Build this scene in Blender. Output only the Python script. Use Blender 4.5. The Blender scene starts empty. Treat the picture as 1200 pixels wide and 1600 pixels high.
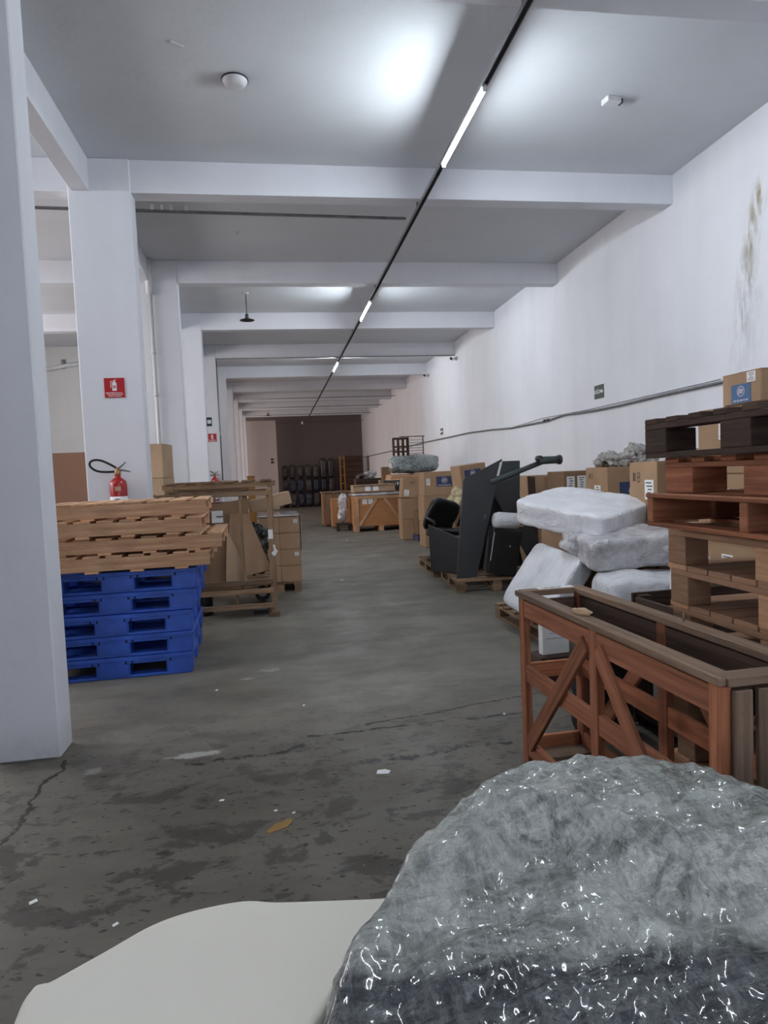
import bpy, bmesh, math, random
from mathutils import Vector, Matrix, noise, Euler
random.seed(7)
S = bpy.context.scene
PI = math.pi
# ------------------------------------------------------------------ camera
PITCH, YAW, ROLL, CH = .0571, .1552, .0427, 1.4994
fw = Vector((math.sin(YAW)*math.cos(PITCH), math.cos(YAW)*math.cos(PITCH), -math.sin(PITCH)))
rt = Vector((math.cos(YAW), -math.sin(YAW), 0)); up = rt.cross(fw)
r2 = math.cos(ROLL)*rt - math.sin(ROLL)*up; u2 = math.sin(ROLL)*rt + math.cos(ROLL)*up
cd = bpy.data.cameras.new('camera'); cam = bpy.data.objects.new('camera', cd); S.collection.objects.link(cam)
m = Matrix((r2, u2, -fw)).transposed().to_4x4(); m.translation = (0, 0, CH); cam.matrix_world = m
cd.sensor_fit = 'HORIZONTAL'; cd.sensor_width = 36; cd.lens = 36*1056.76/1200; cd.clip_end = 200; cd.clip_start = .02
S.camera = cam
# ------------------------------------------------------------------ world, exposure, lamp strengths
w = bpy.data.worlds.new('world'); S.world = w; w.use_nodes = True
w.node_tree.nodes['Background'].inputs[0].default_value = (.6, .68, .8, 1)
w.node_tree.nodes['Background'].inputs[1].default_value = .25
S.view_settings.view_transform = 'Standard'; S.view_settings.look = 'None'
S.view_settings.exposure = 2.22; S.view_settings.gamma = 1; S.view_settings.use_curve_mapping = False
TUBE = 70.0            # emission of a lit tube
TUBE_COL = (.86, .95, 1.0)
def fill_light(loc, rotv, sx, sy, watts, col):
    l = bpy.data.lights.new('fill_light', 'AREA'); l.shape = 'RECTANGLE'; l.size = sx; l.size_y = sy; l.energy = watts; l.color = col
    o = bpy.data.objects.new('fill_light', l); S.collection.objects.link(o); o.location = loc; o.rotation_euler = rotv
fill_light((.8, -4.9, 2.0), (math.pi/2, 0, math.pi), 6.0, 3.6, 40, (.92, .95, 1))      # unseen lamp added behind the camera as soft fill
fill_light((-6.9, 9.0, 3.0), (0, math.pi/2, math.pi), 1.6, 9.0, 70, (1, .94, .92))      # added fill from the left aisle, no window there
fill_light((-6.9, 26.0, 2.8), (0, math.pi/2, math.pi), 2.2, 15.0, 120, (1, .84, .76))     # added warm lamp that brightens the far bays from the left
# ------------------------------------------------------------------ helpers
LINK = S.collection.objects.link
class MB:
    def __init__(s): s.bm = bmesh.new(); s.uv = s.bm.loops.layers.uv.new('UVMap')
    def box(s, c, d, R=None, bev=.003, uvax=None):
        """box centred c with size d, optionally turned by matrix R about its centre; u runs along the longest side"""
        R = R or Matrix.Identity(3); c = Vector(c)
        off = (random.random()*60, random.random()*60)
        vs = []
        for z in (-.5, .5):
            for y in (-.5, .5):
                for x in (-.5, .5): vs.append(s.bm.verts.new((x*d[0], y*d[1], z*d[2])))
        F = [(0,2,3,1),(4,5,7,6),(0,1,5,4),(2,6,7,3),(0,4,6,2),(1,3,7,5)]
        fs = [s.bm.faces.new([vs[i] for i in f]) for f in F]
        la = uvax if uvax is not None else max(range(3), key=lambda i: d[i])
        for f in fs:
            n = f.normal if f.normal.length else Vector((0,0,1)); f.normal_update(); n = f.normal
            k = max(range(3), key=lambda i: abs(n[i]))
            ax = [i for i in range(3) if i != k]
            if la in ax: ua = la; va = [i for i in ax if i != la][0]
            else: ua, va = ax
            for l in f.loops: l[s.uv].uv = (l.vert.co[ua]+off[0], l.vert.co[va]+off[1]+k*.37)
        if bev and min(d) > bev*2.5:
            es = list({e for f in fs for e in f.edges})
            r = bmesh.ops.bevel(s.bm, geom=es, offset=bev, segments=1, affect='EDGES', profile=.5)
            vs = list({v for v in r['verts']} | {v for v in vs if v.is_valid})
        for v in vs: v.co = R @ v.co + c
        return s
    def tube(s, pts, r, n=10, caps=True, closed=False):
        pts = [Vector(p) for p in pts]; N = len(pts); rings = []
        t0 = (pts[1]-pts[0]).normalized(); a = t0.orthogonal().normalized()
        for i, p in enumerate(pts):
            if closed: t = (pts[(i+1) % N]-pts[i-1]).normalized()
            else: t = (pts[min(i+1, N-1)]-pts[max(i-1, 0)]).normalized()
            a = (a - t*a.dot(t)).normalized(); b = t.cross(a)
            rr = r[i] if isinstance(r, (list, tuple)) else r
            rings.append([s.bm.verts.new(p + (a*math.cos(2*PI*k/n)+b*math.sin(2*PI*k/n))*rr) for k in range(n)])
        for i in range(N if closed else N-1):
            A, B = rings[i], rings[(i+1) % N]
            for k in range(n):
                f = s.bm.faces.new((A[k], A[(k+1) % n], B[(k+1) % n], B[k])); f.smooth = True
                for l in f.loops: l[s.uv].uv = (i*.1+random.random()*.001, k/n)
        if caps and not closed:
            s.bm.faces.new(list(reversed(rings[0]))); s.bm.faces.new(rings[-1])
        return s
    def lathe(s, prof, c=(0,0,0), n=24, R=None):
        R = R or Matrix.Identity(3); c = Vector(c); rings = []
        for (r, z) in prof:
            rings.append([s.bm.verts.new(R @ Vector((r*math.cos(2*PI*k/n), r*math.sin(2*PI*k/n), z)) + c) for k in range(n)])
        for A, B in zip(rings, rings[1:]):
            for k in range(n):
                f = s.bm.faces.new((A[k], A[(k+1) % n], B[(k+1) % n], B[k])); f.smooth = True
        s.bm.faces.new(list(reversed(rings[0]))); s.bm.faces.new(rings[-1])
        return s
    def prism(s, pts, c, ax, ay, th):
        """flat outline pts spanned by unit vectors ax, ay at c, thickened by th along their normal"""
        ax = Vector(ax).normalized(); ay = Vector(ay).normalized(); nz = ax.cross(ay); c = Vector(c)
        A = [s.bm.verts.new(c+ax*x+ay*y) for x, y in pts]; B = [s.bm.verts.new(c+ax*x+ay*y+nz*th) for x, y in pts]
        o = random.random()*40
        fs = [s.bm.faces.new(list(reversed(A))), s.bm.faces.new(B)]; n = len(pts)
        for k in range(n): fs.append(s.bm.faces.new((A[k], A[(k+1) % n], B[(k+1) % n], B[k])))
        for f in fs:
            for l in f.loops:
                d = l.vert.co-c; l[s.uv].uv = (d.dot(ax)+o, d.dot(ay)+o*.7)
        return s
    def ring(s, c, ax, ay, r0, r1, th, n=24, sy=1):
        ax = Vector(ax).normalized(); ay = Vector(ay).normalized(); nz = ax.cross(ay); c = Vector(c)
        P = lambda r, k, h: s.bm.verts.new(c+ax*r*math.cos(2*PI*k/n)+ay*r*sy*math.sin(2*PI*k/n)+nz*h)
        L = [[P(r0,k,0) for k in range(n)],[P(r1,k,0) for k in range(n)],[P(r1,k,th) for k in range(n)],[P(r0,k,th) for k in range(n)]]
        for i in range(4):
            A, B = L[i], L[(i+1) % 4]
            for k in range(n): s.bm.faces.new((A[k], A[(k+1) % n], B[(k+1) % n], B[k]))
        return s
    def build(s, name, mat, parent=None, smooth=False, stuff=False):
        bmesh.ops.recalc_face_normals(s.bm, faces=s.bm.faces)
        me = bpy.data.meshes.new(name); s.bm.to_mesh(me); s.bm.free()
        if smooth:
            for p in me.polygons: p.use_smooth = True
        me.materials.append(mat)
        o = bpy.data.objects.new(name, me); LINK(o)
        if parent: o.parent = parent
        return o
def rotz(a): return Matrix.Rotation(a, 3, 'Z')
def rot(x, y, z): return Euler((x, y, z)).to_matrix()
def tag(o, label, cat, group=None):
    o['label'] = label; o['category'] = cat
    if group: o['group'] = group
    return o
def thing(name, label, cat, loc=(0,0,0), rz=0, group=None, rx=0, ry=0):
    o = bpy.data.objects.new(name, None); LINK(o); o.empty_display_size = .1
    o.location = loc; o.rotation_euler = (rx, ry, rz); return tag(o, label, cat, group)
def struct(o): o['kind'] = 'structure'; return o
def kids(o): return [c for c in bpy.data.objects if c.parent == o]
def dup(root, loc, rz, label, group=None, rx=0, ry=0, scale=None):
    def cp(o, par):
        c = o.copy(); LINK(c)
        if par: c.parent = par
        for k in kids(o): cp(k, c)
        return c
    r = cp(root, None); r.location = loc; r.rotation_euler = (rx, ry, rz); r['label'] = label
    if group: r['group'] = group
    if scale: r.scale = scale
    return r
def lettering(name, text, size, c, ax, ay, mat, parent, th=.001, bold=0):
    cu = bpy.data.curves.new('t', 'FONT'); cu.body = text; cu.size = size; cu.align_x = 'CENTER'; cu.align_y = 'CENTER'; cu.offset = bold
    cu.resolution_u = 3; cu.extrude = th/2
    to = bpy.data.objects.new('t', cu); LINK(to); bpy.context.view_layer.update()
    me = bpy.data.meshes.new_from_object(to.evaluated_get(bpy.context.evaluated_depsgraph_get()))
    bpy.data.objects.remove(to)
    ax = Vector(ax).normalized(); ay = Vector(ay).normalized(); nz = ax.cross(ay)
    M = Matrix((ax, ay, nz)).transposed().to_4x4(); M.translation = Vector(c)+nz*th/2
    me.transform(M); me.name = name; me.materials.clear(); me.materials.append(mat)
    o = bpy.data.objects.new(name, me); LINK(o); o.parent = parent; return o
# ------------------------------------------------------------------ materials
def nt(name):
    mt = bpy.data.materials.new(name); mt.use_nodes = True; t = mt.node_tree
    return mt, t, t.nodes['Principled BSDF']
def N(t, kind, **kw):
    n = t.nodes.new(kind)
    for k, v in kw.items():
        if k.startswith('i_'): n.inputs[int(k[2:]) if k[2:].isdigit() else k[2:]].default_value = v
        else: setattr(n, k, v)
    return n
def ramp(t, stops, fac):
    r = N(t, 'ShaderNodeValToRGB'); e = r.color_ramp.elements
    while len(e) > 1: e.remove(e[-1])
    e[0].position = stops[0][0]; e[0].color = (*stops[0][1], 1)
    for p, c in stops[1:]:
        x = e.new(p); x.color = (*c, 1)
    t.links.new(fac, r.inputs[0]); return r.outputs[0]
def mix(t, fac, a, b, mode='MIX'):
    n = N(t, 'ShaderNodeMix', data_type='RGBA', blend_type=mode)
    for k, v in ((0, fac), (6, a), (7, b)):
        if hasattr(v, 'is_output'): t.links.new(v, n.inputs[k])
        else: n.inputs[k].default_value = (*v, 1) if isinstance(v, tuple) and len(v) == 3 else v
    return n.outputs[2]
def mth(t, op, a, b=None, c=None, clamp=False):
    n = N(t, 'ShaderNodeMath', operation=op, use_clamp=clamp)
    for k, v in enumerate((a, b, c)):
        if v is None: continue
        if hasattr(v, 'is_output'): t.links.new(v, n.inputs[k])
        else: n.inputs[k].default_value = v
    return n.outputs[0]
def coord(t, kind='Object', scale=(1,1,1), rotv=(0,0,0), loc=(0,0,0)):
    tc = N(t, 'ShaderNodeTexCoord'); mp = N(t, 'ShaderNodeMapping')
    mp.inputs['Scale'].default_value = scale; mp.inputs['Rotation'].default_value = rotv; mp.inputs['Location'].default_value = loc
    t.links.new(tc.outputs[kind], mp.inputs[0]); return mp.outputs[0]
def world(t, scale=(1,1,1), loc=(0,0,0)):
    g = N(t, 'ShaderNodeNewGeometry'); mp = N(t, 'ShaderNodeMapping')
    mp.inputs['Scale'].default_value = scale; mp.inputs['Location'].default_value = loc
    t.links.new(g.outputs['Position'], mp.inputs[0]); return mp.outputs[0]
def nz(t, vec, scale, detail=3, rough=.55, dist=0):
    n = N(t, 'ShaderNodeTexNoise'); n.inputs['Scale'].default_value = scale; n.inputs['Detail'].default_value = detail
    n.inputs['Roughness'].default_value = rough; n.inputs['Distortion'].default_value = dist
    t.links.new(vec, n.inputs['Vector']); return n.outputs[0]
def bump(t, b, h, strength=.2, dist=.01):
    n = N(t, 'ShaderNodeBump'); n.inputs['Strength'].default_value = strength; n.inputs['Distance'].default_value = dist
    t.links.new(h, n.inputs['Height']); t.links.new(n.outputs[0], b.inputs['Normal'])
def wood(name, lo, hi, dark=None, rough=.75, weather=.35):
    mt, t, b = nt(name)
    uv = coord(t, 'UV', (1.6, 34, 1)); g = nz(t, uv, 1, 5, .6, .6)
    col = ramp(t, [(.3, lo), (.7, hi)], g)
    uv2 = coord(t, 'UV', (.25, .12, 1)); tone = nz(t, uv2, 1.7, 1)
    col = mix(t, .8, col, ramp(t, [(.33, (.55,.55,.55)), (.5, (1,1,1)), (.67, (1.35,1.3,1.2))], tone), 'MULTIPLY')
    uv3 = coord(t, 'UV', (3, 8, 1)); bl = nz(t, uv3, 1, 4, .65)
    d = dark or tuple(c*.4 for c in lo)
    k = ramp(t, [(.52, (0,0,0)), (.72, (1,1,1))], bl)
    col = mix(t, mth(t, 'MULTIPLY', k, weather), col, d)
    t.links.new(col, b.inputs['Base Color']); b.inputs['Roughness'].default_value = rough; b.inputs['Specular IOR Level'].default_value = .25
    bump(t, b, g, .35, .003); return mt
def plain(name, col, rough=.6, metal=0, spec=.4, var=.12, scale=6, bumpk=0):
    mt, t, b = nt(name); n = nz(t, coord(t, 'Object'), scale, 4)
    c = ramp(t, [(.3, tuple(x*(1-var) for x in col)), (.7, tuple(min(1, x*(1+var)) for x in col))], n)
    t.links.new(c, b.inputs['Base Color']); b.inputs['Roughness'].default_value = rough
    b.inputs['Metallic'].default_value = metal; b.inputs['Specular IOR Level'].default_value = spec
    if bumpk: bump(t, b, nz(t, coord(t, 'Object'), scale*6, 4), bumpk, .01)
    return mt
def card(name, col):
    mt, t, b = nt(name); n = nz(t, coord(t, 'Object'), 2.2, 4)
    c = ramp(t, [(.3, tuple(x*.86 for x in col)), (.7, tuple(x*1.1 for x in col))], n)
    f = nz(t, coord(t, 'Object', (1, 1, 90)), 3, 2); c = mix(t, .12, c, ramp(t, [(.4, (.5,.5,.5)), (.6, (1,1,1))], f), 'MULTIPLY')
    t.links.new(c, b.inputs['Base Color']); b.inputs['Roughness'].default_value = .8; b.inputs['Specular IOR Level'].default_value = .2
    bump(t, b, nz(t, coord(t, 'Object'), 7, 3), .25, .01); return mt
def emit(name, col, s):
    mt, t, b = nt(name); b.inputs['Base Color'].default_value = (.8,.8,.8,1)
    b.inputs['Emission Color'].default_value = (*col, 1); b.inputs['Emission Strength'].default_value = s; return mt
def film(name, base, base2, fold=(.75,.78,.78), rough=.2, bub=60, kb=.5, kw=.6, coat=.6, wscale=5):
    """crinkled wrap: milky folds over what shows through"""
    mt, t, b = nt(name)
    n = nz(t, coord(t, 'Object'), 3.5, 4); col = ramp(t, [(.32, base), (.66, base2)], n)
    wr = nz(t, coord(t, 'Object', (1, 2.6, 1.6), (.3, .2, .6)), wscale, 6, .62, 1.2)
    rid = mth(t, 'ABSOLUTE', mth(t, 'SUBTRACT', wr, .5)); rid = mth(t, 'SUBTRACT', 1, mth(t, 'MULTIPLY', rid, 9), clamp=True)
    rid = mth(t, 'POWER', rid, 3)
    col = mix(t, mth(t, 'MULTIPLY', rid, .45), col, fold)
    t.links.new(col, b.inputs['Base Color']); b.inputs['Roughness'].default_value = rough
    b.inputs['Coat Weight'].default_value = coat; b.inputs['Coat Roughness'].default_value = .08
    vo = N(t, 'ShaderNodeTexVoronoi'); vo.inputs['Scale'].default_value = bub; t.links.new(coord(t, 'Object'), vo.inputs['Vector'])
    h = mth(t, 'ADD', mth(t, 'MULTIPLY', vo.outputs['Distance'], -kb*.25), mth(t, 'MULTIPLY', wr, kw*2.2))
    h = mth(t, 'ADD', h, mth(t, 'MULTIPLY', rid, .12))
    bump(t, b, h, .9, .02); return mt

W_RED = wood('reddish_wood', (.21,.078,.042), (.45,.185,.10), (.05,.02,.012))
W_TOP = wood('grey_brown_wood', (.13,.085,.06), (.26,.18,.13), (.05,.03,.02))
W_DARK = wood('dark_wood', (.04,.025,.02), (.105,.065,.05), (.015,.01,.01))
W_PINE = wood('pine_wood', (.47,.26,.145), (.70,.43,.265), (.12,.06,.035))
W_LIGHT = wood('light_pallet_wood', (.35,.19,.115), (.54,.33,.21), (.16,.09,.05))
W_OLD = wood('old_pallet_wood', (.16,.10,.062), (.33,.22,.14), (.05,.03,.02))
W_PLY = wood('plywood', (.36,.16,.065), (.50,.25,.115), (.2,.09,.04), weather=.15)
W_ORANGE = plain('orange_brown_board', (.36,.17,.04), .6)
CARD = card('cardboard', (.38,.245,.15)); CARD2 = card('worn_cardboard', (.26,.165,.10)); CARD3 = card('pale_cardboard', (.47,.325,.215))
TAPE = plain('packing_tape', (.42,.28,.15), .3, spec=.5, var=.05)
WHITE = plain('white_paper', (.78,.78,.78), .7, var=.04)
INK = plain('black_ink', (.03,.03,.035), .6, var=.05)
NAVY = plain('navy_print', (.035,.05,.12), .55, var=.15); SKYB = plain('blue_print', (.06,.13,.26), .55, var=.1)
PRINTW = plain('pale_print', (.5,.45,.5), .6, var=.05)
BLUE = plain('blue_plastic', (.026,.090,.44), .42, spec=.5, var=.35, scale=5)
BLUED = plain('slot_shade', (.004,.008,.03), .6)  # near-black colour stands for the shade inside the pallet's notch holes
RED = plain('red_enamel', (.36,.012,.015), .25, spec=.6, var=.06)
REDS = plain('red_sign_plastic', (.42,.015,.02), .4, var=.04)
BLACK = plain('black_plastic', (.012,.012,.013), .4, spec=.4, var=.3); RUBBER = plain('black_rubber', (.01,.01,.01), .6)
CHAR = plain('charcoal_laminate', (.036,.038,.041), .45, spec=.4, var=.12, scale=2)
CHAR2 = plain('darker_laminate', (.024,.025,.028), .5, spec=.35, var=.15, scale=2)
SLATE = plain('slate_green_panel', (.045,.06,.062), .5, var=.1)
STEEL = plain('galvanised_steel', (.20,.21,.22), .45, metal=.7, var=.2, scale=12)
PVC = plain('white_painted_pipe', (.62,.62,.64), .45, var=.05)
BRASS = plain('brass', (.35,.2,.1), .35, metal=.8)
GREEN = plain('dark_green_sign', (.012,.05,.035), .4); 
CREAM = plain('cream_foam', (.69,.665,.595), .85, spec=.15, var=.035, scale=2)
TUBEM = emit('lit_tube', TUBE_COL, TUBE)
WARM = emit('far_bulb_glow', (1, .74, .62), 40)
FOAMW = film('white_foam_wrap', (.66,.67,.72), (.80,.81,.86), (.9,.9,.93), .3, 30, .1, .55, .35, 4)
FOAMG = film('clear_over_white_wrap', (.40,.39,.42), (.66,.66,.70), (.85,.85,.88), .2, 30, .1, .9, .7, 5)
SCRAP = film('crumpled_clear_film', (.20,.185,.17), (.48,.45,.42), (.8,.78,.76), .15, 25, .3, 1.2, .9, 9)
QUILT = film('grey_film_over_quilt', (.06,.085,.09), (.30,.35,.35), (.62,.68,.68), .2, 25, .4, 1, .7, 8)
SACK = film('dark_wrap', (.035,.026,.026), (.08,.062,.06), (.15,.13,.125), .35, 25, .1, .8, .3, 4)
SACKB = film('dark_blue_wrap', (.012,.016,.034), (.032,.04,.07), (.08,.09,.12), .35, 25, .1, .8, .3, 4)
YELF = film('yellowish_film', (.42,.33,.16), (.62,.52,.30), (.8,.76,.6), .2, 20, .2, 1, .6, 8)

def plaster(name, base, dirt=.5, stain=False, dado=None):
    mt, t, b = nt(name); p = world(t)
    n = nz(t, p, .9, 5, .6); c = ramp(t, [(.3, tuple(x*.93 for x in base)), (.7, base)], n)
    # faint vertical streaks and small scuffs
    st = nz(t, world(t, (2.2, 2.2, .25)), 1, 4, .6); c = mix(t, .5*dirt, c, ramp(t, [(.35, (.86,.86,.86)), (.55, (1,1,1))], st), 'MULTIPLY')
    sc = nz(t, world(t), 9, 6, .7); c = mix(t, mth(t, 'MULTIPLY', ramp(t, [(.70, (0,0,0)), (.78, (1,1,1))], sc), .5*dirt), c, tuple(x*.55 for x in base))
    sep = N(t, 'ShaderNodeSeparateXYZ'); t.links.new(p, sep.inputs[0]); X, Y, Z = sep.outputs
    # grime near the floor
    low = mth(t, 'SUBTRACT', 1, mth(t, 'DIVIDE', Z, .22), clamp=True)
    c = mix(t, mth(t, 'MULTIPLY', mth(t, 'MULTIPLY', low, nz(t, p, 14, 5, .7)), 1.1*dirt, clamp=True), c, (.17,.155,.14))
    if stain:
        # mould runs on the wall at y about 5.9, between 2.3 and 4.1 m
        wob = mth(t, 'MULTIPLY', mth(t, 'SUBTRACT', nz(t, world(t, (1, 1, 1)), 1.6, 3), .5), .35)
        dy = mth(t, 'ABSOLUTE', mth(t, 'SUBTRACT', mth(t, 'ADD', Y, wob), mth(t, 'ADD', 5.72, mth(t, 'MULTIPLY', mth(t, 'SUBTRACT', 4.0, Z), .13))))
        wd = mth(t, 'ADD', .09, mth(t, 'MULTIPLY', mth(t, 'SUBTRACT', 4.1, Z), .12))
        band = mth(t, 'SUBTRACT', 1, mth(t, 'DIVIDE', dy, wd), clamp=True)
        top = mth(t, 'MULTIPLY', mth(t, 'SUBTRACT', 4.08, Z), 6, clamp=True); bot = mth(t, 'MULTIPLY', mth(t, 'SUBTRACT', Z, 2.2), 1.2, clamp=True)
        sn = nz(t, world(t, (1, 7, 1.5)), 2.4, 7, .72)
        k = mth(t, 'MULTIPLY', mth(t, 'MULTIPLY', band, top), bot)
        k = mth(t, 'MULTIPLY', k, ramp(t, [(.42, (0,0,0)), (.60, (1,1,1))], sn))
        hi = mth(t, 'MULTIPLY', mth(t, 'SUBTRACT', Z, 3.0), 1.4, clamp=True)
        sc2 = mix(t, hi, (.38,.38,.38), (.33,.29,.20))
        c = mix(t, mth(t, 'MULTIPLY', k, 1.1, clamp=True), c, sc2)
    if dado:
        k = mth(t, 'LESS_THAN', Z, dado[0]); c = mix(t, k, c, dado[1])
    t.links.new(c, b.inputs['Base Color']); b.inputs['Roughness'].default_value = .82; b.inputs['Specular IOR Level'].default_value = .2
    bump(t, b, nz(t, world(t), 5, 6, .6), .25, .02); return mt
PL = plaster('white_paint', (.74,.75,.80)); PLC = plaster('ceiling_paint', (.66,.68,.72), .35); PLR = plaster('stained_white_paint', (.76,.77,.82), .5, True)
PLB = plaster('unlit_back_tone', (.20,.165,.165), .6); PLD = plaster('two_tone_paint', (.62,.62,.62), .5, False, (2.27, (.30,.17,.12)))  # the back wall's unlit darkness is put into its colour
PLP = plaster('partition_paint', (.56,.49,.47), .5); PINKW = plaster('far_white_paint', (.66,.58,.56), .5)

def floor_mat():
    mt, t, b = nt('worn_concrete'); p = world(t)
    sep = N(t, 'ShaderNodeSeparateXYZ'); t.links.new(p, sep.inputs[0]); X, Y, Z = sep.outputs
    a = nz(t, world(t, (.6, 1.6, 1)), 1.1, 6, .62, .3)
    c = ramp(t, [(.3, (.108,.097,.080)), (.5, (.160,.148,.126)), (.72, (.212,.200,.173))], a)
    f = nz(t, world(t, (1, 3.2, 1)), 3.0, 6, .7); c = mix(t, .45, c, ramp(t, [(.35, (.72,.70,.67)), (.6, (1.08,1.06,1.02))], f), 'MULTIPLY')
    near = mth(t, 'MULTIPLY', mth(t, 'SUBTRACT', 4.8, Y), .5, clamp=True)      # the floor is dirtier by the first bay
    c = mix(t, mth(t, 'MULTIPLY', near, .55), c, (.078,.064,.052))
    # oily damp blotches
    bl = nz(t, world(t, (1, 1.5, 1)), 3.1, 6, .66, .4); kb = ramp(t, [(.53, (0,0,0)), (.575, (1,1,1))], bl)
    c = mix(t, mth(t, 'MULTIPLY', mth(t, 'MULTIPLY', kb, near), .7), c, (.030,.025,.021))
    sp = nz(t, world(t, (1, 1.7, 1), (5,2,0)), 8, 5, .62, .3); ks = ramp(t, [(.605, (0,0,0)), (.63, (1,1,1))], sp)
    c = mix(t, mth(t, 'MULTIPLY', mth(t, 'MULTIPLY', ks, near), .72), c, (.026,.022,.018))
    sp = nz(t, world(t, (1, 1.9, 1), (3,1,0)), 16, 4, .6); ks = ramp(t, [(.62, (0,0,0)), (.65, (1,1,1))], sp)
    c = mix(t, mth(t, 'MULTIPLY', mth(t, 'MULTIPLY', ks, mth(t, 'ADD', near, .35)), .85, clamp=True), c, (.022,.02,.018))
    sp = nz(t, world(t, (1, 1.4, 1), (7,4,0)), 26, 4, .6); ks = ramp(t, [(.71, (0,0,0)), (.73, (1,1,1))], sp)
    c = mix(t, mth(t, 'MULTIPLY', ks, .6), c, (.30,.29,.27))
    # cracks
    wv = nz(t, world(t, (1, 1, 1)), 2.3, 5, .7)
    def crack(x0, y0, x1, y1, wd, wob=.25, br=.5):
        nonlocal c
        L = math.hypot(x1-x0, y1-y0); ux, uy = (x1-x0)/L, (y1-y0)/L
        dx = mth(t, 'SUBTRACT', X, x0); dy = mth(t, 'SUBTRACT', Y, y0)
        al = mth(t, 'ADD', mth(t, 'MULTIPLY', dx, ux), mth(t, 'MULTIPLY', dy, uy))
        ac = mth(t, 'SUBTRACT', mth(t, 'MULTIPLY', dx, uy), mth(t, 'MULTIPLY', dy, ux))
        ac = mth(t, 'ADD', ac, mth(t, 'MULTIPLY', mth(t, 'SUBTRACT', wv, .5), wob))
        inn = mth(t, 'MULTIPLY', mth(t, 'GREATER_THAN', al, 0), mth(t, 'LESS_THAN', al, L))
        k = mth(t, 'SUBTRACT', 1, mth(t, 'DIVIDE', mth(t, 'ABSOLUTE', ac), wd), clamp=True)
        br_ = ramp(t, [(br-.08, (0,0,0)), (br+.02, (1,1,1))], nz(t, world(t, (1,1,1), (x0, y1, 0)), 7, 4, .7))
        k = mth(t, 'MULTIPLY', mth(t, 'MULTIPLY', mth(t, 'MULTIPLY', k, 2.2, clamp=True), inn), br_)
        c = mix(t, k, c, (.02,.018,.016))
    crack(-1.22, 3.88, -1.24, 2.2, .014, .3, .40)
    crack(.45, 3.95, 2.1, 4.32, .012, .16, .46); crack(.1, 3.86, 1.5, 3.9, .014, .18, .48); crack(.35, 3.45, 1.2, 3.5, .03, .4, .53); crack(-.6, 3.62, .3, 3.78, .022, .3, .52)
    crack(.25, 7.0, 1.6, 7.4, .01, .2, .5)
    # pale paint spills
    def patch(x, y, rx, ry, col, thr=.5, s=6):
        nonlocal c
        dx = mth(t, 'DIVIDE', mth(t, 'SUBTRACT', X, x), rx); dy = mth(t, 'DIVIDE', mth(t, 'SUBTRACT', Y, y), ry)
        d = mth(t, 'SQRT', mth(t, 'ADD', mth(t, 'MULTIPLY', dx, dx), mth(t, 'MULTIPLY', dy, dy)))
        v = mth(t, 'ADD', mth(t, 'SUBTRACT', 1, d), mth(t, 'MULTIPLY', mth(t, 'SUBTRACT', nz(t, world(t, (1,1.5,1)), s, 5, .7), .5), 1.8))
        c = mix(t, mth(t, 'MULTIPLY', mth(t, 'MULTIPLY', mth(t, 'SUBTRACT', v, thr), 5, clamp=True), .8), c, col)
    patch(-.52, 3.76, .17, .05, (.42,.41,.38), .15, 9); patch(-1.03, 3.68, .10, .07, (.26,.25,.23), .35, 9)
    patch(-.12, 5.3, .17, .10, (.34,.33,.30), .45, 12); patch(-.30, 5.12, .12, .05, (.32,.31,.29), .5, 12)
    patch(.21, 7.48, .07, .06, (.30,.19,.10), .4, 9); patch(1.35, 7.6, .09, .08, (.25,.19,.12), .5, 9); patch(.1, 5.9, .3, .3, (.21,.19,.155), .5, 4)
    t.links.new(c, b.inputs['Base Color'])
    r = nz(t, world(t), 2.2, 4); rr = ramp(t, [(.35, (.42,.42,.42)), (.65, (.72,.72,.72))], r); t.links.new(rr, b.inputs['Roughness'])
    b.inputs['Specular IOR Level'].default_value = .35
    bump(t, b, mth(t, 'ADD', nz(t, world(t), 7, 6, .65), mth(t, 'MULTIPLY', bl, .5)), .3, .012); return mt

# ------------------------------------------------------------------ the building
XL, XR, ZS, ZC, Y1, U, TH = -1.2586, 4.4761, 4.3305, 4.6445, 7.016, 3.1, .221
XA, YB, YE = -7.0, -5.0, 34.9
yk = lambda k: Y1+(k-1)*U
def slab(name, c, d, mat, bev=0): return struct(MB().box(c, d, bev=bev).build(name, mat))
slab('floor', ((XA+XR)/2, (YB+YE)/2+.3, -.1), (XR-XA+.6, YE-YB+1.2, .2), floor_mat())
slab('ceiling', ((XA+XR)/2, (YB+YE)/2+.3, ZC+.1), (XR-XA+.6, YE-YB+1.2, .2), PLC)
slab('wall_right', (XR+.1, (YB+YE)/2, ZC/2), (.2, YE-YB, ZC), PLR)
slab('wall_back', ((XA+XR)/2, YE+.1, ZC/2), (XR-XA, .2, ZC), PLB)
slab('wall_left', (XA-.1, (YB+YE)/2, ZC/2), (.2, YE-YB, ZC), PL)
slab('wall_left_end', ((XA-1.84)/2-.01, yk(4)+.1, ZC/2), (-1.84-XA-.02, .2, ZC), PLD)
slab('wall_rear', ((XA+XR)/2, YB-.1, ZC/2), (XR-XA, .2, ZC), PL)
slab('wall_partition', ((XL+.22+.08)/2-.2, 33.15, ZS/2-.04), (.08-XL+.2, .25, ZS-.08), PLP)
for k in range(-2, 10):
    y = yk(k); far = k >= 6
    if k < 10:
        slab('trim_%d' % (k+3), ((XA+XR)/2, y+TH/2+.012, (ZS+ZC)/2), (XR-XA, TH-.02, ZC-ZS), PL, .004)
    wd = .34 if k == 0 else .58
    b = MB().box((XL-wd/2, y+TH/2, ZC/2), (wd, TH, ZC), bev=.008)
    struct(b.build('trim_%d' % (k+20), PL))
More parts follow.
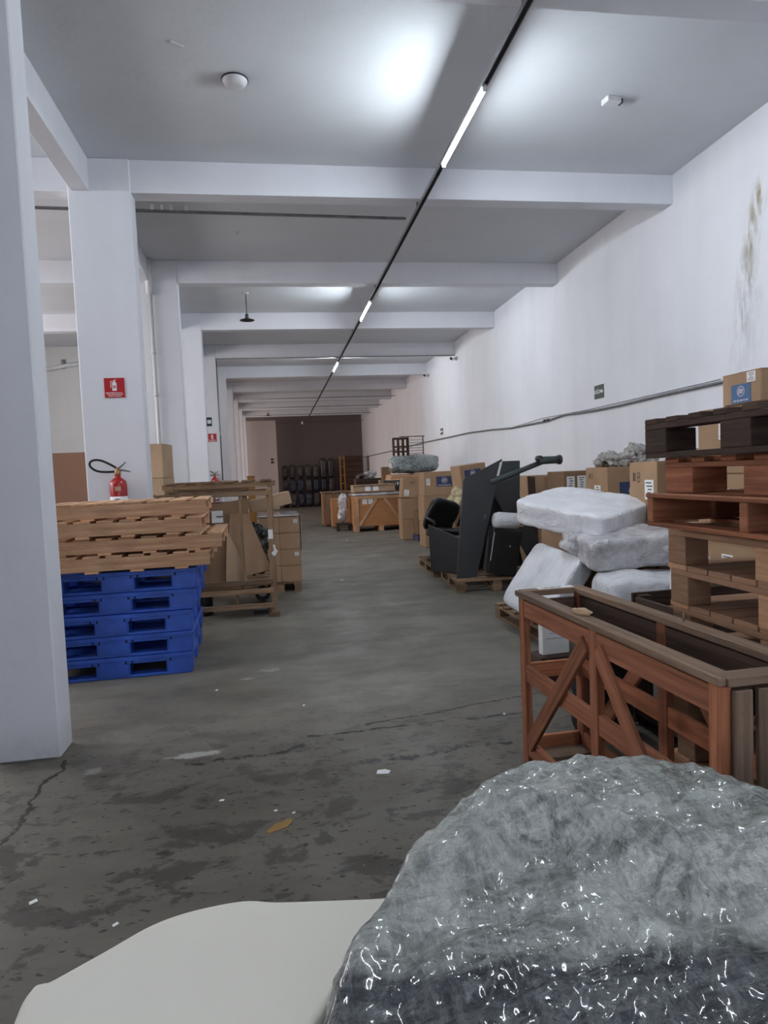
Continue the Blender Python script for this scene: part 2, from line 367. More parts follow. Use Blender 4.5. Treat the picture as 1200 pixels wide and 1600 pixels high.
for k in range(-2, 9):
    slab('trim_%d' % (k+40), (-1.638-.0825, yk(k)+U/2+TH/2, (ZS+ZC)/2), (.165, U-TH, ZC-ZS), PL, .004)

# ------------------------------------------------------------------ ceiling services
t = thing('lighting_rail', 'long galvanised channel under the beams, running the whole aisle', 'rail', (1.61, 0, 0))
b = MB()
b.box((0, 14.6, 4.262), (.038, 36.6, .006), bev=0); b.box((-.018, 14.6, 4.245), (.004, 36.6, .038), bev=0); b.box((.018, 14.6, 4.245), (.004, 36.6, .038), bev=0)
b.build('channel', STEEL, t)
for k in range(-2, 10): MB().box((0, yk(k)+TH/2, (4.262+ZS)/2), (.02, .02, ZS-4.262+.004), bev=0).build('hanger', STEEL, t)
def lamp(y0, y1, label, lit=True):
    t = thing('tube_light', label, 'lamp', (1.612, (y0+y1)/2, 4.225), group='tube lights')
    L = y1-y0
    MB().box((0, 0, .008), (.045, L+.04, .022), bev=.003).build('fixture_body', PVC, t)
    MB().tube([(-.003, -L/2, -.016), (-.003, L/2, -.016)], .014, 12).build('tube', TUBEM, t, True)
    for s in (-1, 1): MB().box((0, s*(L/2+.012), -.012), (.036, .022, .04)).build('end_cap', PVC, t)
lamp(4.82, 6.0, 'lit fluorescent tube nearest the camera, in the first bay')
lamp(10.75, 12.0, 'lit fluorescent tube in the middle distance, past the second beam')
lamp(16.45, 17.75, 'farthest lit fluorescent tube on the rail')
lamp(.3, 1.5, 'lit fluorescent tube on the rail above and behind the camera')
# rail and tubes of the next aisle on the left, seen between the pillars only as light
t = thing('aisle_tube_light', 'lit fluorescent tube of the neighbouring aisle left of the pillars', 'lamp', (-4.6, 6.9-1.6, 4.25))
MB().tube([(0, -.6, 0), (0, .6, 0)], .014, 12).build('tube', TUBEM, t, True); MB().box((0, 0, .025), (.045, 1.26, .022)).build('fixture_body', PVC, t)
MB().box((0, 0, .215), (.02, .02, .36)).build('hanger', STEEL, t)
def conduit(pts, r, label, mat=STEEL, clips=(), name='conduit'):
    t = thing(name, label, 'pipe')
    MB().tube(pts, r, 8).build('pipe', mat, t, True)
    for c in clips: MB().box(c, (.03, .02, .05)).build('clip', PVC, t)
conduit([(-6.9, 7.42, 4.38), (1.60, 7.72, 4.38)], .017, 'thin cross conduit behind the first beam, ending at the rail',
        clips=[(x, 7.62+.035*x, 4.405) for x in (-1.15, -1.05, -.95, -.80, -.2, 1.4)])
conduit([(-1.26, 16.29, 4.315), (4.47, 16.29, 4.315)], .012, 'thin conduit running under the fourth beam', clips=[(.6, 16.29, 4.32)])
conduit([(-1.245, 16.3, 4.33), (-1.245, 16.3, 1.5)], .014, 'thin dark vertical conduit down the edge of the fifth pillar', clips=[(-1.245, 16.3, 2.6)])
for i, (y, z) in enumerate(((24.6, 4.32), (27.7, 4.32), (31, 4.32), (34.0, 4.2))):
    conduit([(-1.2, y, z), (4.45, y, z)], .012, ['cross conduit under the far sixth beam', 'cross conduit under the far seventh beam', 'cross conduit under the far eighth beam', 'last cross conduit before the dark back wall'][i])
t = thing('drain_pipe', 'white painted vertical pipe on the front of the second pillar back', 'pipe', (-1.62, 10.05, 0))
MB().tube([(0,0,.01), (0,0,4.2)], .026, 12).build('pipe', PVC, t, True)
MB().tube([(0,0,4.15), (-.015,0,4.4), (-.015, 0, 4.64)], [.05, .05, .05], 12).build('elbow', PVC, t, True)
for z in (3.35, 2.75): MB().lathe([(.034, -.03), (.036, 0), (.034, .03)], (0,0,z), 12).build('coupling', PVC, t)
t = thing('wall_pipe', 'short slanting white pipe with bracket on the left end wall', 'pipe', (-4.6, 16.25, 4.22))
MB().tube([(-.5,0,-.12), (.1,0,0), (.7,0,.06)], .045, 12).build('pipe', PVC, t, True); MB().box((0,.02,.03), (.05,.06,.2)).build('clamp', STEEL, t)
# round ceiling detector
t = thing('smoke_detector', 'round white detector on the ceiling of the first bay', 'detector', (-.165, 5.61, ZC))
MB().lathe([(.10,-.0), (.10,-.015), (.075,-.045), (.05,-.055), (0.001,-.055)], n=28).build('housing', PVC, t); MB().ring((0,0,-.012), (1,0,0), (0,1,0), .098, .106, .010).build('shadow_gap_ring', INK, t)
t = thing('junction_box', 'small white rectangular box on the ceiling near the right wall', 'box', (3.02, 5.63, ZC), .15)
MB().box((0,0,-.025), (.14,.10,.05), bev=.006).build('cover', PVC, t); MB().box((.085,0,-.02), (.03,.05,.04)).build('knockout', BLACK, t)
def pendant(loc, label):
    t = thing('pendant_lamp', label, 'lamp', loc, group='unlit pendant lamps')
    d = ZC-loc[2]
    MB().lathe([(.055,0), (.055,-.012), (.01,-.02)], (0,0,d)).build('canopy_rose', PVC, t)
    MB().tube([(0,0,d-.01), (0,0,.09)], .007, 8).build('stem', BLACK, t); MB().lathe([(.028,.10), (.032,.05), (.03,.03)]).build('socket', SLATE, t)
    MB().lathe([(.03,.035), (.07,.02), (.125,0), (.12,-.005), (.06,.006), (.01,.012)]).build('shade', BLACK, t)
pendant((-.356, 11.85, 4.19), 'dark disc pendant lamp hanging behind the second beam')
pendant((-.22, 30.0, 4.22), 'tiny dark disc pendant lamp far back near the partition')
t = thing('hanging_bulb', 'small pale bulb hanging at the far end of the rail', 'bulb', (1.35, 32.6, 4.05))
MB().tube([(0,0,.1), (0,0,ZC-4.05)], .008, 6).build('cord', BLACK, t); MB().lathe([(.02,.10), (.03,.06), (.06,0), (.045,-.05), (.005,-.065)]).build('glass', PVC, t, True)
# ceiling fixing marks
for i, (x, y) in enumerate(((-.55, 5.2), (-.35, 9.0), (1.95, 12.1), (2.2, 9.2))):
    tag(MB().box((x, y, ZC-.004), (.10, .03, .008), rotz(.6+i)).build('ceiling_mark', PVC), ['pale plaster chip on the ceiling near the round detector', 'small plaster chip on the ceiling behind the first beam, left', 'small mark on the ceiling of the third bay', 'small mark on the ceiling right of the rail'][i], 'mark')

# ------------------------------------------------------------------ wall services
pts = [(4.455, 3.0, 2.30), (4.455, 5.0, 2.27)] + [(4.455, y, z) for y, z in ((6.25,2.265), (7.4,2.262), (8.2,2.25), (8.8,2.249), (9.4,2.262), (10.0,2.285), (10.71,2.247), (11.3,2.25), (12.4,2.254), (13.4,2.30), (15.2,2.352), (17.5,2.36), (20,2.378), (26,2.35), (34.8,2.36))]
t = thing('wall_cable', 'long grey cable sagging along the right wall', 'cable')
MB().tube(pts, .016, 8).build('cable', STEEL, t, True)
MB().tube([(4.462, 6.25, 2.30), (4.462, 9.2, 2.285), (4.462, 10.9, 2.31), (4.462, 12.3, 2.268)], .004, 6).build('thin_wire', STEEL, t)
for y, z in ((10.75, 2.25), (10.6, 2.25)): MB().box((4.45, y, z+.005), (.04,.07,.045)).build('clip', BLACK, t)
def camera_unit(loc, label, rz):
    t = thing('security_camera', label, 'camera', loc, rz, 'wall cameras')
    MB().lathe([(.055,0), (.055,.012), (.03,.03)], R=rot(0,-PI/2,0)).build('wall_plate', PVC, t)
    MB().tube([(-.02,0,0), (-.10,-.03,-.01)], .012, 8).build('arm', PVC, t)
    MB().tube([(-.08,.04,-.01), (-.16,-.13,-.02)], .036, 14).build('body', PVC, t)
    MB().tube([(-.155,-.12,-.02), (-.163,-.137,-.021)], .032, 14).build('lens', BLACK, t)
camera_unit((XR, 16.2, 4.22), 'white bullet camera high on the right wall before the fourth beam', 0)
camera_unit((XR, 19.2, 4.26), 'white bullet camera high on the right wall before the fifth beam', 0)
# exit sign
t = thing('exit_sign', 'dark green exit sign with arrow high on the right wall', 'sign', (XR, 8.86, 2.50))
MB().box((-.004,0,0), (.008,.27,.185), bev=.001).build('plate', GREEN, t)
lettering('lettering', 'SAÍDA', .078, (-.0085, .035, 0), (0,-1,0), (0,0,1), WHITE, t, bold=.001)
MB().prism([(-.04,-.012),(0,-.012),(0,-.035),(.035,0),(0,.035),(0,.012),(-.04,.012)], (-.0085,-.09,0), (0,-1,0), (0,0,1), .001).build('arrow', WHITE, t)
t = thing('exit_sign', 'small dark sign on the right wall above the upturned wooden trestles', 'sign', (XR, 17.9, 2.56))
MB().box((-.004,0,0), (.008,.26,.17), bev=.001).build('plate', GREEN, t); MB().box((-.009,0,0), (.002,.2,.05), bev=0).build('lettering_band', WHITE, t)
# fire point
def fire_sign(loc, label, s=1):
    t = thing('fire_extinguisher_sign', label, 'sign', loc, group='fire extinguisher signs')
    MB().box((0,-.004,0), (.19,.008,.19), bev=.001).build('plate', REDS, t)
    b = MB(); q = (0,-.0085,0)
    b.prism([(-.021,-.03),(.021,-.03),(.021,.045),(.012,.056),(.006,.058),(.006,.068),(-.006,.068),(-.006,.058),(-.012,.056),(-.021,.045)], q, (1,0,0), (0,0,1), .001)
    b.prism([(-.006,.068),(-.034,.064),(-.036,.0),(-.031,.0),(-.029,.059),(-.006,.064)], q, (1,0,0), (0,0,1), .001)
    b.prism([(.0,.068),(.02,.073),(.019,.079),(-.004,.074)], q, (1,0,0), (0,0,1), .001)
    b.build('extinguisher_symbol', WHITE, t)
    MB().ring((0,-.0095,.008), (1,0,0), (0,0,1), .006, .014, .001).build('symbol_label', REDS, t)
    for i, (wd, n) in enumerate(((.165, 8), (.14, 7), (.115, 6))):
        b = MB(); x = -wd/2
        while x < wd/2-.01:
            l = random.uniform(.010, .026); b.box((x+l/2, -.009, -.050-i*.0155), (l, .001, .0065), bev=0); x += l+.004
        b.build('small_print', WHITE, t)
fire_sign((-1.52, Y1-.001, 2.448), 'red extinguisher sign on the nearest whole pillar')
fire_sign((-1.43, yk(4)-.001, 2.50), 'small red extinguisher sign on a pillar further back')
t = thing('projecting_sign', 'small dark projecting sign on the edge of the third pillar back', 'sign', (XL, yk(3)+.1, 2.62))
MB().box((.05,0,0), (.1,.004,.17), bev=0).build('plate', GREEN, t); MB().box((.05,-.003,0), (.07,.002,.07), bev=0).build('picture', WHITE, t)
def extinguisher(loc, label):
    t = thing('fire_extinguisher', label, 'fire extinguisher', loc, group='fire extinguishers')
    MB().lathe([(.075,0), (.080,.01), (.080,.47), (.074,.50), (.05,.525), (.028,.54), (.026,.56)], n=32).build('cylinder', RED, t, True)
    MB().lathe([(.0812,.03), (.0812,.355)], n=32).build('white_label', WHITE, t, True)['label'] = 'white wrap-round label'
    b = MB()
    for i in range(9):
        wd = random.uniform(.03, .07); b.box((0, -.0815-.0005, .33-i*.030), (wd, .002, .006), bev=0)
    b.build('label_print', INK, t)
    MB().box((.012,-.0805,.43), (.055,.004,.042), bev=0).build('small_label', CARD3, t)
    MB().lathe([(.024,.555), (.03,.565), (.03,.60), (.02,.61), (.02,.635)], n=16).build('valve', BRASS, t)
    MB().tube([(0,0,.62), (.05,-.01,.655), (.085,-.015,.685)], [.008,.008,.006], 8).build('lever', STEEL, t)
    MB().tube([(-.01,0,.61), (.06,-.01,.607), (.125,-.02,.59)], [.009,.009,.005], 8).build('carry_handle', STEEL, t)
    h = [(-.01,-.01,.635), (-.06,-.02,.668), (-.13,-.03,.705), (-.19,-.035,.715), (-.235,-.03,.70), (-.245,-.025,.665), (-.22,-.02,.63), (-.17,-.02,.605), (-.10,-.015,.596), (-.02,-.01,.597)]
    P = []
    for i in range(len(h)-1):
        p0, p1, p2, p3 = [Vector(h[max(0, min(len(h)-1, j))]) for j in (i-1, i, i+1, i+2)]
        for s in (0, .33, .66): P.append(.5*((2*p1)+(p2-p0)*s+(2*p0-5*p1+4*p2-p3)*s*s+(3*p1-p0-3*p2+p3)*s**3))
    P.append(Vector(h[-1])); MB().tube(P, .0105, 10).build('hose', RUBBER, t, True)
    MB().box((0,.09,.40), (.03,.022,.14)).build('wall_bracket', BLACK, t)
extinguisher((-1.523, Y1-.1, 1.03), 'red extinguisher hung on the nearest whole pillar, hose looped left')
extinguisher((-1.42, yk(4)-.1, 1.03), 'small red extinguisher on a pillar further back')
t = thing('wall_switch', 'pair of small switch plates on the edge of the far partition', 'switch', (-.16, 33.02, 2.33))
for z in (.06, -.08): MB().box((0,-.01,z), (.12,.02,.09)).build('plate', BLACK, t)

# ------------------------------------------------------------------ pallets
def block_pallet(label, loc, L, W, H, mat, rz=0, group=None, nb=7, blk=(.14,.1), name='wooden_pallet', bottom=True, dt=.022, bw=.088):
    """L along local y, W along local x"""
    t = thing(name, label, 'pallet', loc, rz, group)
    z1 = H-dt; bt = dt if bottom else 0; hb = H-2*dt-bt
    for i in range(nb):
        y = -L/2+.05+(L-.1)*i/(nb-1); MB().box((0, y, H-dt/2), (W, bw if i not in (0, nb-1) else max(.1, bw), dt)).build('deck_board', mat, t)
    for x in (-1, 0, 1): MB().box((x*(W/2-.05), 0, H-dt*1.5), (.1, L, dt)).build('stringer_board', mat, t)
    for x in (-1, 0, 1):
        for y in (-1, 0, 1):
            MB().box((x*(W/2-blk[1]/2), y*(L/2-blk[0]/2), bt+hb/2), (blk[1], blk[0], hb), uvax=0).build('block', mat, t)
    if bottom:
        for x in (-1, 0, 1): MB().box((x*(W/2-.05), 0, bt/2), (.1, L, bt)).build('bottom_board', mat, t)
    return t
def stringer_pallet(label, loc, L, W, H, mat, rz=0, group=None, along='x', dt=.018, n=7, name='wooden_pallet'):
    """stringers run along local x (length L); deck boards cross them"""
    t = thing(name, label, 'pallet', loc, rz, group); hb = H-2*dt
    for y in (-1, 0, 1): MB().box((0, y*(W/2-.022), H/2), (L, .044, hb)).build('stringer', mat, t)
    for i in range(n):
        x = -L/2+.05+(L-.1)*i/(n-1); MB().box((x, 0, H-dt/2), (.115, W, dt)).build('deck_board', mat, t)
    for i in range(0, n, 2):
        x = -L/2+.05+(L-.1)*i/(n-1); MB().box((x, 0, dt/2), (.1, W, dt)).build('bottom_board', mat, t)
    return t
def blue_pallet():
    t = thing('plastic_pallet', 'bright blue plastic pallet at the bottom of the blue stack', 'pallet', (0,0,0), 0, 'blue plastic pallets')
    L, W, H = 1.2, 1.06, .1655
    b = MB(); b.box((0,0,H-.02), (L, W, .036), bev=.006)
    b.box((0,-W/2+.012,H-.045), (L-.02,.02,.02), bev=.002); b.build('deck', BLUE, t)
    for x, wd in ((-1, .2), (0, .25), (1, .2)):
        for y in (-1, 0, 1):
            cx = x*(L/2-wd/2-.004); cy = y*(W/2-.09-.004)
            b = MB(); b.box((cx, cy, (H-.036)/2+.004), (wd, .18, H-.036-.008), bev=.012); b.build('foot', BLUE, t)
    for y in (-1, 0, 1): MB().box((0, y*(W/2-.065), .011), (L-.02, .12, .022), bev=.005).build('skid', BLUE, t)
    for x in (-1, 1): MB().box((x*(L/2-.07), 0, .011), (.10, W-.02, .02), bev=.005).build('skid', BLUE, t)
    for x in (-.155, -.105, .155, .105): MB().box((x*.95+(0), -W/2-.0005, H-.045), (.014, .003, .022), bev=0).build('slot', BLUED, t)
    for x in (.43, ): MB().box((x, -W/2-.0005, H-.045), (.014, .003, .022), bev=0).build('slot', BLUED, t)
    return t
bp = blue_pallet(); names = ['at the bottom of the stack, on the floor', 'second up in the stack', 'third up in the middle of the stack', 'fourth up in the stack', 'on top of the stack, under the wooden pallets']
for i, (dx, dy, rz) in enumerate(((0,0,.035), (.015,.01,.03), (.005,.005,.04), (.045,.03,.03), (.075,.03,.025))):
    lab = 'bright blue plastic pallet ' + names[i]; loc = (-1.34+dx, 5.94+dy, i*.166)
    if i == 0: bp.location = loc; bp.rotation_euler = (0,0,rz); bp['label'] = lab
    else: dup(bp, loc, rz, lab)
zz = .8305
sp = stringer_pallet('', (0,0,0), 1.25, .98, .133, W_PINE, group='wooden pallets on the blue stack', n=8)
for i, (dx, dy, rz, lab) in enumerate(((.0,0,.03,'pale timber pallet resting directly on the blue pallets'), (.10,0.03,.02,'timber pallet second up on the blue stack, sticking out furthest right'), (-.05,.0,.03,'timber pallet third up on the blue stack'), (-.02,.04,.045,'topmost timber pallet on the blue stack, slatted top showing'))):
    loc = (-1.185+dx, 5.86+dy, zz+i*.1332)
    if i == 0: sp.location = loc; sp.rotation_euler = (0,0,rz); sp['label'] = lab
    else: dup(sp, loc, rz, lab)
# right-hand stack
g = 'wooden pallets stacked at the right edge'
lab = ['lowest of the pale block pallets in the right stack', 'second pale block pallet from the floor in the right stack', 'third pale block pallet from the floor in the right stack', 'fourth pale block pallet from the floor in the right stack', 'pale block pallet just above crate height in the right stack', 'pale block pallet second below the red-brown ones', 'uppermost pale block pallet, under the red-brown pallets']
lp = None
for i in range(7):
    loc = (2.235+(.012*math.sin(i*2)), 2.17+.01*math.cos(i*3), i*.1743)
    if lp is None: lp = block_pallet(lab[0], loc, 1.25, 1.0, .174, W_LIGHT, 0, g, 9, (.13,.11), bottom=False, dt=.025, bw=.138)
    else: dup(lp, loc, 0, lab[i])
stringer_pallet('open red-brown stringer pallet on the pale block pallets', (2.10, 2.13, 1.221), 1.0, 1.24, .142, W_RED, 0, g)
block_pallet('red-brown pallet with thick blocks, under the dark one', (2.20, 2.16, 1.364), 1.22, 1.0, .150, W_RED, 0, g, 7, (.20,.16), bottom=False)
block_pallet('dark weathered pallet on the very top of the right stack', (2.13, 2.20, 1.515), 1.24, 1.0, .172, W_DARK, -.02, g, 8, (.17,.14), bottom=True, dt=.024)

# ------------------------------------------------------------------ tall narrow crate in the right foreground
CRH = .88
t = thing('open_crate', 'tall narrow open red-brown wooden crate in the right foreground', 'crate', (1.22, 1.74, 0), .03)
CW, CL = .34, 1.50
for x in (.02, CW-.02):
    nm = 'near' if x < .1 else 'far'
    for y in (.02, CL*.5, CL-.02): MB().box((x, y, (CRH-.03)/2), (.035, .06, CRH-.03)).build('post', W_RED, t)
    MB().box((x-.001, CL/2, CRH-.085), (.025, CL-.04, .085), bev=.003).build('upper_rail', W_RED if x < .1 else W_DARK, t)
    MB().box((x-.001, CL/2, .47), (.022, CL-.08, .085)).build('middle_rail', W_RED, t)
    MB().box((x-.001, CL/2, .09), (.022, CL-.08, .09)).build('lower_rail', W_RED, t)
    MB().box((x, CL/2, CRH-.014), (.065, CL+.04, .028)).build('top_rail', W_TOP, t)
    for s in (-1, 1):
        y0, y1, z0, z1 = CL*.5+s*.05, CL*.5+s*(CL*.5-.09), CRH-.10, .12
        dy, dz = y1-y0, z1-z0; L = math.hypot(dy, dz); a = math.atan2(dz, dy)
        MB().box((x-(.02 if x < .1 else -.02), (y0+y1)/2, (z0+z1)/2), (.02, L, .075), rot(a, 0, 0)).build('diagonal_brace', W_RED, t)
for y in (.0, CL): 
    MB().box((CW/2, y, CRH-.014), (CW-.02, .065, .029)).build('top_rail', W_TOP, t)
    MB().box((CW/2, y+(.01 if y < 1 else -.01), CRH-.09), (CW-.08, .022, .08)).build('upper_rail', W_DARK, t)
    MB().box((CW/2, y+(.01 if y < 1 else -.01), .09), (CW-.08, .022, .08)).build('lower_rail', W_RED, t)
    MB().box((CW/2, y+(.01 if y < 1 else -.01), .47), (CW-.08, .022, .08)).build('middle_rail', W_RED, t)
for i in range(4): MB().box((.06+i*.078, -.022, (CRH-.04)/2), (.06, .02, CRH-.04)).build('end_slat', W_TOP, t)
for i in range(9): MB().box((CW/2, .10+i*.165, .055), (CW-.06, .12, .018)).build('floor_board', W_TOP, t)
MB().box((.17, CL+.0335, CRH+.0), (.17, .002, .035), bev=0)
q = MB().box((.20, CL+.005, CRH+.0016), (.19, .045, .002), bev=0).build('paper_strip', WHITE, t); q['label'] = 'white paper strip'
b = MB(); [b.box((.13+i*.012, CL+.002, CRH+.0030), (.008 if i % 3 else .004, .016, .001), bev=0) for i in range(9)]; b.build('strip_print', INK, t)
MB().tube([(CW-.02, .62, CRH), (CW-.022, .618, CRH+.035)], .003, 6).build('bent_nail', STEEL, t)
def lump(name, mat, size, loc, rotv=(0,0,0), seed=0, e=4.0, amp=.02, f=3.0, sub=22, label=None, cat=None, group=None, parent=None):
    """soft wrapped bundle: superellipsoid with folds"""
    bm = bmesh.new(); bmesh.ops.create_cube(bm, size=2)
    bmesh.ops.subdivide_edges(bm, edges=bm.edges, cuts=sub, use_grid_fill=True)
    off = Vector((seed*7.3, seed*3.1, seed*1.7)); hx, hy, hz = [s/2 for s in size]
    for v in bm.verts:
        p = v.co.normalized(); n = (abs(p.x)**e+abs(p.y)**e+abs(p.z)**e)**(1/e); q = p/n
        co = Vector((q.x*hx, q.y*hy, q.z*hz)); nn = Vector((q.x/hx, q.y/hy, q.z/hz)).normalized()
        d = noise.fractal(co*f+off, .8, 2.0, 3)*amp + abs(noise.noise(Vector((co.x*f*2.2, co.y*f*.8, co.z*f*2))+off))*amp*-.8
        v.co = co+nn*d
    bmesh.ops.recalc_face_normals(bm, faces=bm.faces)
    me = bpy.data.meshes.new(name); bm.to_mesh(me); bm.free()
    for p in me.polygons: p.use_smooth = True
    me.materials.append(mat); o = bpy.data.objects.new(name, me); LINK(o); o.location = loc; o.rotation_euler = rotv
    if parent: o.parent = parent
    if label: tag(o, label, cat, group)
    return o
o = lump('torn_foam_scrap', CARD3, (.06,.10,.035), (1.225, 2.62, CRH+.012), (0,.1,.4), 3, 2.4, .012, 14, 8, 'torn cream scrap caught on the crate top rail', 'scrap')

# ------------------------------------------------------------------ cartons
AX_ = {'-y': ((1,0,0), (0,0,1)), '-x': ((0,-1,0), (0,0,1)), 'z': ((1,0,0), (0,1,0))}
def carton(loc, d, label, rz=0, mat=None, panel=None, tagp=None, rx=0, ry=0, group=None, name='carton', marks=None, tape=True):
    """loc = centre of the base; panel = (face, u, v, w, h, colour); tagp = list of (face, u, v, w, h)"""
    t = thing(name, label, 'box', loc, rz, group, rx, ry); W, D, H = d; mat = mat or CARD
    b = MB(); b.box((0,0,H/2-.002), (W, D, H-.004), bev=.006)
    b.build('body', mat, t)
    b = MB()
    b.box((0, -D/4-.001, H-.003), (W-.004, D/2-.006, .005), bev=.001); b.box((0, D/4+.001, H-.003), (W-.004, D/2-.006, .005), bev=.001); b.build('flap', mat, t)
    if tape: MB().box((0, 0, H), (W+.001, .05, .0012), bev=0).build('tape', TAPE, t)
    def place(face, u, v, off):
        if face == '-y': return (u-W/2, -D/2-off, v)
        if face == '-x': return (-W/2-off, D/2-u, v)
    if panel:
        f, u, v, w_, h_, cm = panel; ax, ay = AX_[f]
        c = Vector(place(f, u, v, .0015))
        if f == '-y': MB().box(c, (w_, .002, h_), bev=0).build('printed_panel', cm, t)
        else: MB().box(c, (.002, w_, h_), bev=0).build('printed_panel', cm, t)
        c = Vector(place(f, u, v+h_*.12, .0028)); r = h_*.30
        MB().ring(c, ax, ay, r*.82, r, .0006, 24, .95).build('logo_ring', PRINTW, t)
        lettering('logo', 'm', r*1.5, c+Vector((0,0,r*.12)), (Vector(ax)+Vector(ay)*0.0), Vector(ay)+Vector(ax)*.25, PRINTW, t, .0006, .004)
        b = MB(); x = -w_*.4; cb = Vector(place(f, u, v-h_*.36, .0028)); axv = Vector(ax)
        while x < w_*.38:
            l = random.uniform(.012, .03); q = cb+axv*(x+l/2); b.box(q, (l, .0008, h_*.09) if f == '-y' else (.0008, l, h_*.09), bev=0); x += l+.008
        b.build('panel_print', PRINTW, t)
    for (f, u, v, w_, h_) in (tagp or []):
        c = Vector(place(f, u, v, .0015))
        s = MB().box(c, (w_, .002, h_) if f == '-y' else (.002, w_, h_), bev=0).build('shipping_label', WHITE, t)
        b = MB(); c2 = Vector(place(f, u, v, .003)); axv = Vector(AX_[f][0])
        for i in range(5):
            l = random.uniform(.3, .8)*w_; q = c2+axv*random.uniform(-.08, .08)*w_+Vector((0,0,(.35-i*.17)*h_))
            b.box(q, (l, .0006, h_*.06) if f == '-y' else (.0006, l, h_*.06), bev=0)
        b.build('label_print', INK, s)
    for (f, u, v, s) in (marks or []):
        ax, ay = AX_[f]; c = Vector(place(f, u, v, .001)); b = MB()
        b.ring(c+Vector(ax)*s*.9+Vector(ay)*s*.35, ax, ay, s*.34, s*.46, .0006, 16); b.ring(c+Vector(ax)*s*.9-Vector(ay)*s*.45, ax, ay, s*.36, s*.48, .0006, 16)
        for k in range(3): b.box(c-Vector(ax)*s*(.2+.28*k), (s*.16, .0008, s*1.4) if f == '-y' else (.0008, s*.16, s*1.4), bev=0)
        b.build('handling_marks', INK, t)
    return t
GW = 'cartons along the right wall'
# column carrying the high box behind the right stack
for i, (dx, l) in enumerate(((0, 'lowest carton in the column under the highest box'), (.02, 'second carton up in the column under the highest box'), (0, 'carton third up in the column behind the pallet stack'), (.01, 'carton just below the highest box behind the pallet stack'))):
    carton((3.50+dx, 4.30, i*.465), (.82, .62, .463), l, panel=('-y', .38, .27, .30, .17, NAVY), tagp=[('-y', .72, .33, .09, .10), ('-x', .3, .3, .12, .12)], marks=[('-y', .12, .33, .05)], group=GW)
carton((3.45, 4.12, 1.861), (.72, .38, .21), 'highest carton at the right edge, blue printed panel facing the aisle', panel=('-x', .19, .068, .19, .125, SKYB), tagp=[('-x', .29, .168, .08, .066)], marks=[('-y', .15, .13, .04)], group=GW)
# row of cartons behind the white packages
def column(x, y, W, D, hs, labels, **kw):
    z = 0
    for i, h in enumerate(hs):
        k = dict(kw) if i == len(hs)-1 else {}
        carton((x+random.uniform(-.01,.01), y, z), (W, D, h-.001), labels[i], group=GW, **k); z += h
column(3.60, 5.53, .84, .45, (.5,.5,.505), ['lowest carton beside the pallet stack, behind the white bundles', 'middle carton beside the pallet stack, behind the white bundles', 'tan carton with round marks and white label, left of the pallet stack'], tagp=[('-x', .33, .26, .14, .17), ('-y', .5, .26, .12, .17)], marks=[('-x', .11, .37, .055)])
column(3.93, 6.93, .98, .50, (.5,.46,.505), ['lowest carton behind the wrapped white cushions', 'middle carton behind the wrapped white cushions', 'tan carton with large navy panel under the clear film heap'], panel=('-y', .32, .21, .36, .26, NAVY), tagp=[('-x', .28, .24, .14, .14)], marks=[('-x', .12, .41, .04)])
column(3.72, 8.0, .58, .5, (.52,.5,.41), ['lowest carton left of the navy-panel carton', 'middle carton left of the navy-panel carton', 'brown carton with two white labels, top of its column'], mat=CARD2, tagp=[('-y', .09, .26, .10, .17), ('-y', .23, .27, .11, .16)])
column(3.80, 8.85, .40, .40, (.5,.45,.42), ['lowest small carton behind the dark boards', 'middle small carton behind the dark boards', 'small brown carton just right of the dark boards'], mat=CARD2, tagp=[('-y', .16, .3, .10, .12)])
column(4.02, 9.9, .6, .6, (.6,.4,.37), ['lowest carton by the wall behind the dark boards', 'middle carton by the wall behind the dark boards', 'carton by the wall behind the leaning dark boards'])
# crumpled film on the navy-panel carton
for i, (x, y, z, s, l) in enumerate(((3.66,6.92,1.55,(.42,.34,.20),'left heap of crumpled clear film on the navy-panel carton'), (4.02,6.95,1.59,(.36,.32,.26),'rounder grey heap of crumpled film on the navy-panel carton'), (3.62,5.53,1.56,(.4,.3,.11),'low crumple of clear film on the carton with round marks'))):
    lump('crumpled_film', SCRAP, s, (x,y,z-.01), (0,0,.4*i), 11+i, 2.6, .06, 7, 26, l, 'plastic film', 'crumpled film on cartons')
t = thing('dark_angle_piece', 'short dark plastic angle poking out beside the clear film heap', 'plastic piece', (3.52, 6.75, 1.467))
MB().box((0,.1,.035), (.05,.26,.012), rot(.25,0,.5)).build('strip', BLACK, t)
# cartons further back
carton((3.21, 13.3, 1.02), (.70, .5, .47), 'carton with navy label panel, left of the tilted one', panel=('-y', .42, .27, .33, .20, NAVY), tagp=[('-y', .09, .27, .07, .13)], group=GW)
column(3.21, 13.3, .72, .55, (.51,.51), ['lower carton holding up the navy-label carton', 'upper carton holding up the navy-label carton'])
carton((3.55, 12.2, 1.20), (.52, .42, .40), 'tilted carton with navy label panel beside the dark boards', rz=.15, ry=-.10, panel=('-y', .25, .22, .33, .17, NAVY), group=GW)
column(3.6, 12.2, .62, .5, (.6,.595), ['lower carton under the tilted navy-label carton', 'upper carton under the tilted navy-label carton'])
carton((2.93, 15.0, .93), (.40, .4, .44), 'leaning carton below the wrapped sofa', ry=.12, tagp=[('-y', .1, .1, .1, .14)], marks=[('-y', .22, .34, .04)], group=GW)
column(2.93, 15.02, .42, .42, (.46,.46), ['lower carton under the leaning carton', 'upper carton under the leaning carton'])
carton((3.24, 14.6, .66), (.30, .4, .36), 'narrow carton with a small navy label above the torn cartons', ry=.06, panel=('-y', .12, .22, .09, .12, NAVY), group=GW)
carton((3.10, 14.7, .12), (.24, .45, .53), 'torn upright carton in the low pair near the aisle', mat=CARD2, tagp=[('-y', .1, .34, .05, .06)], group=GW)
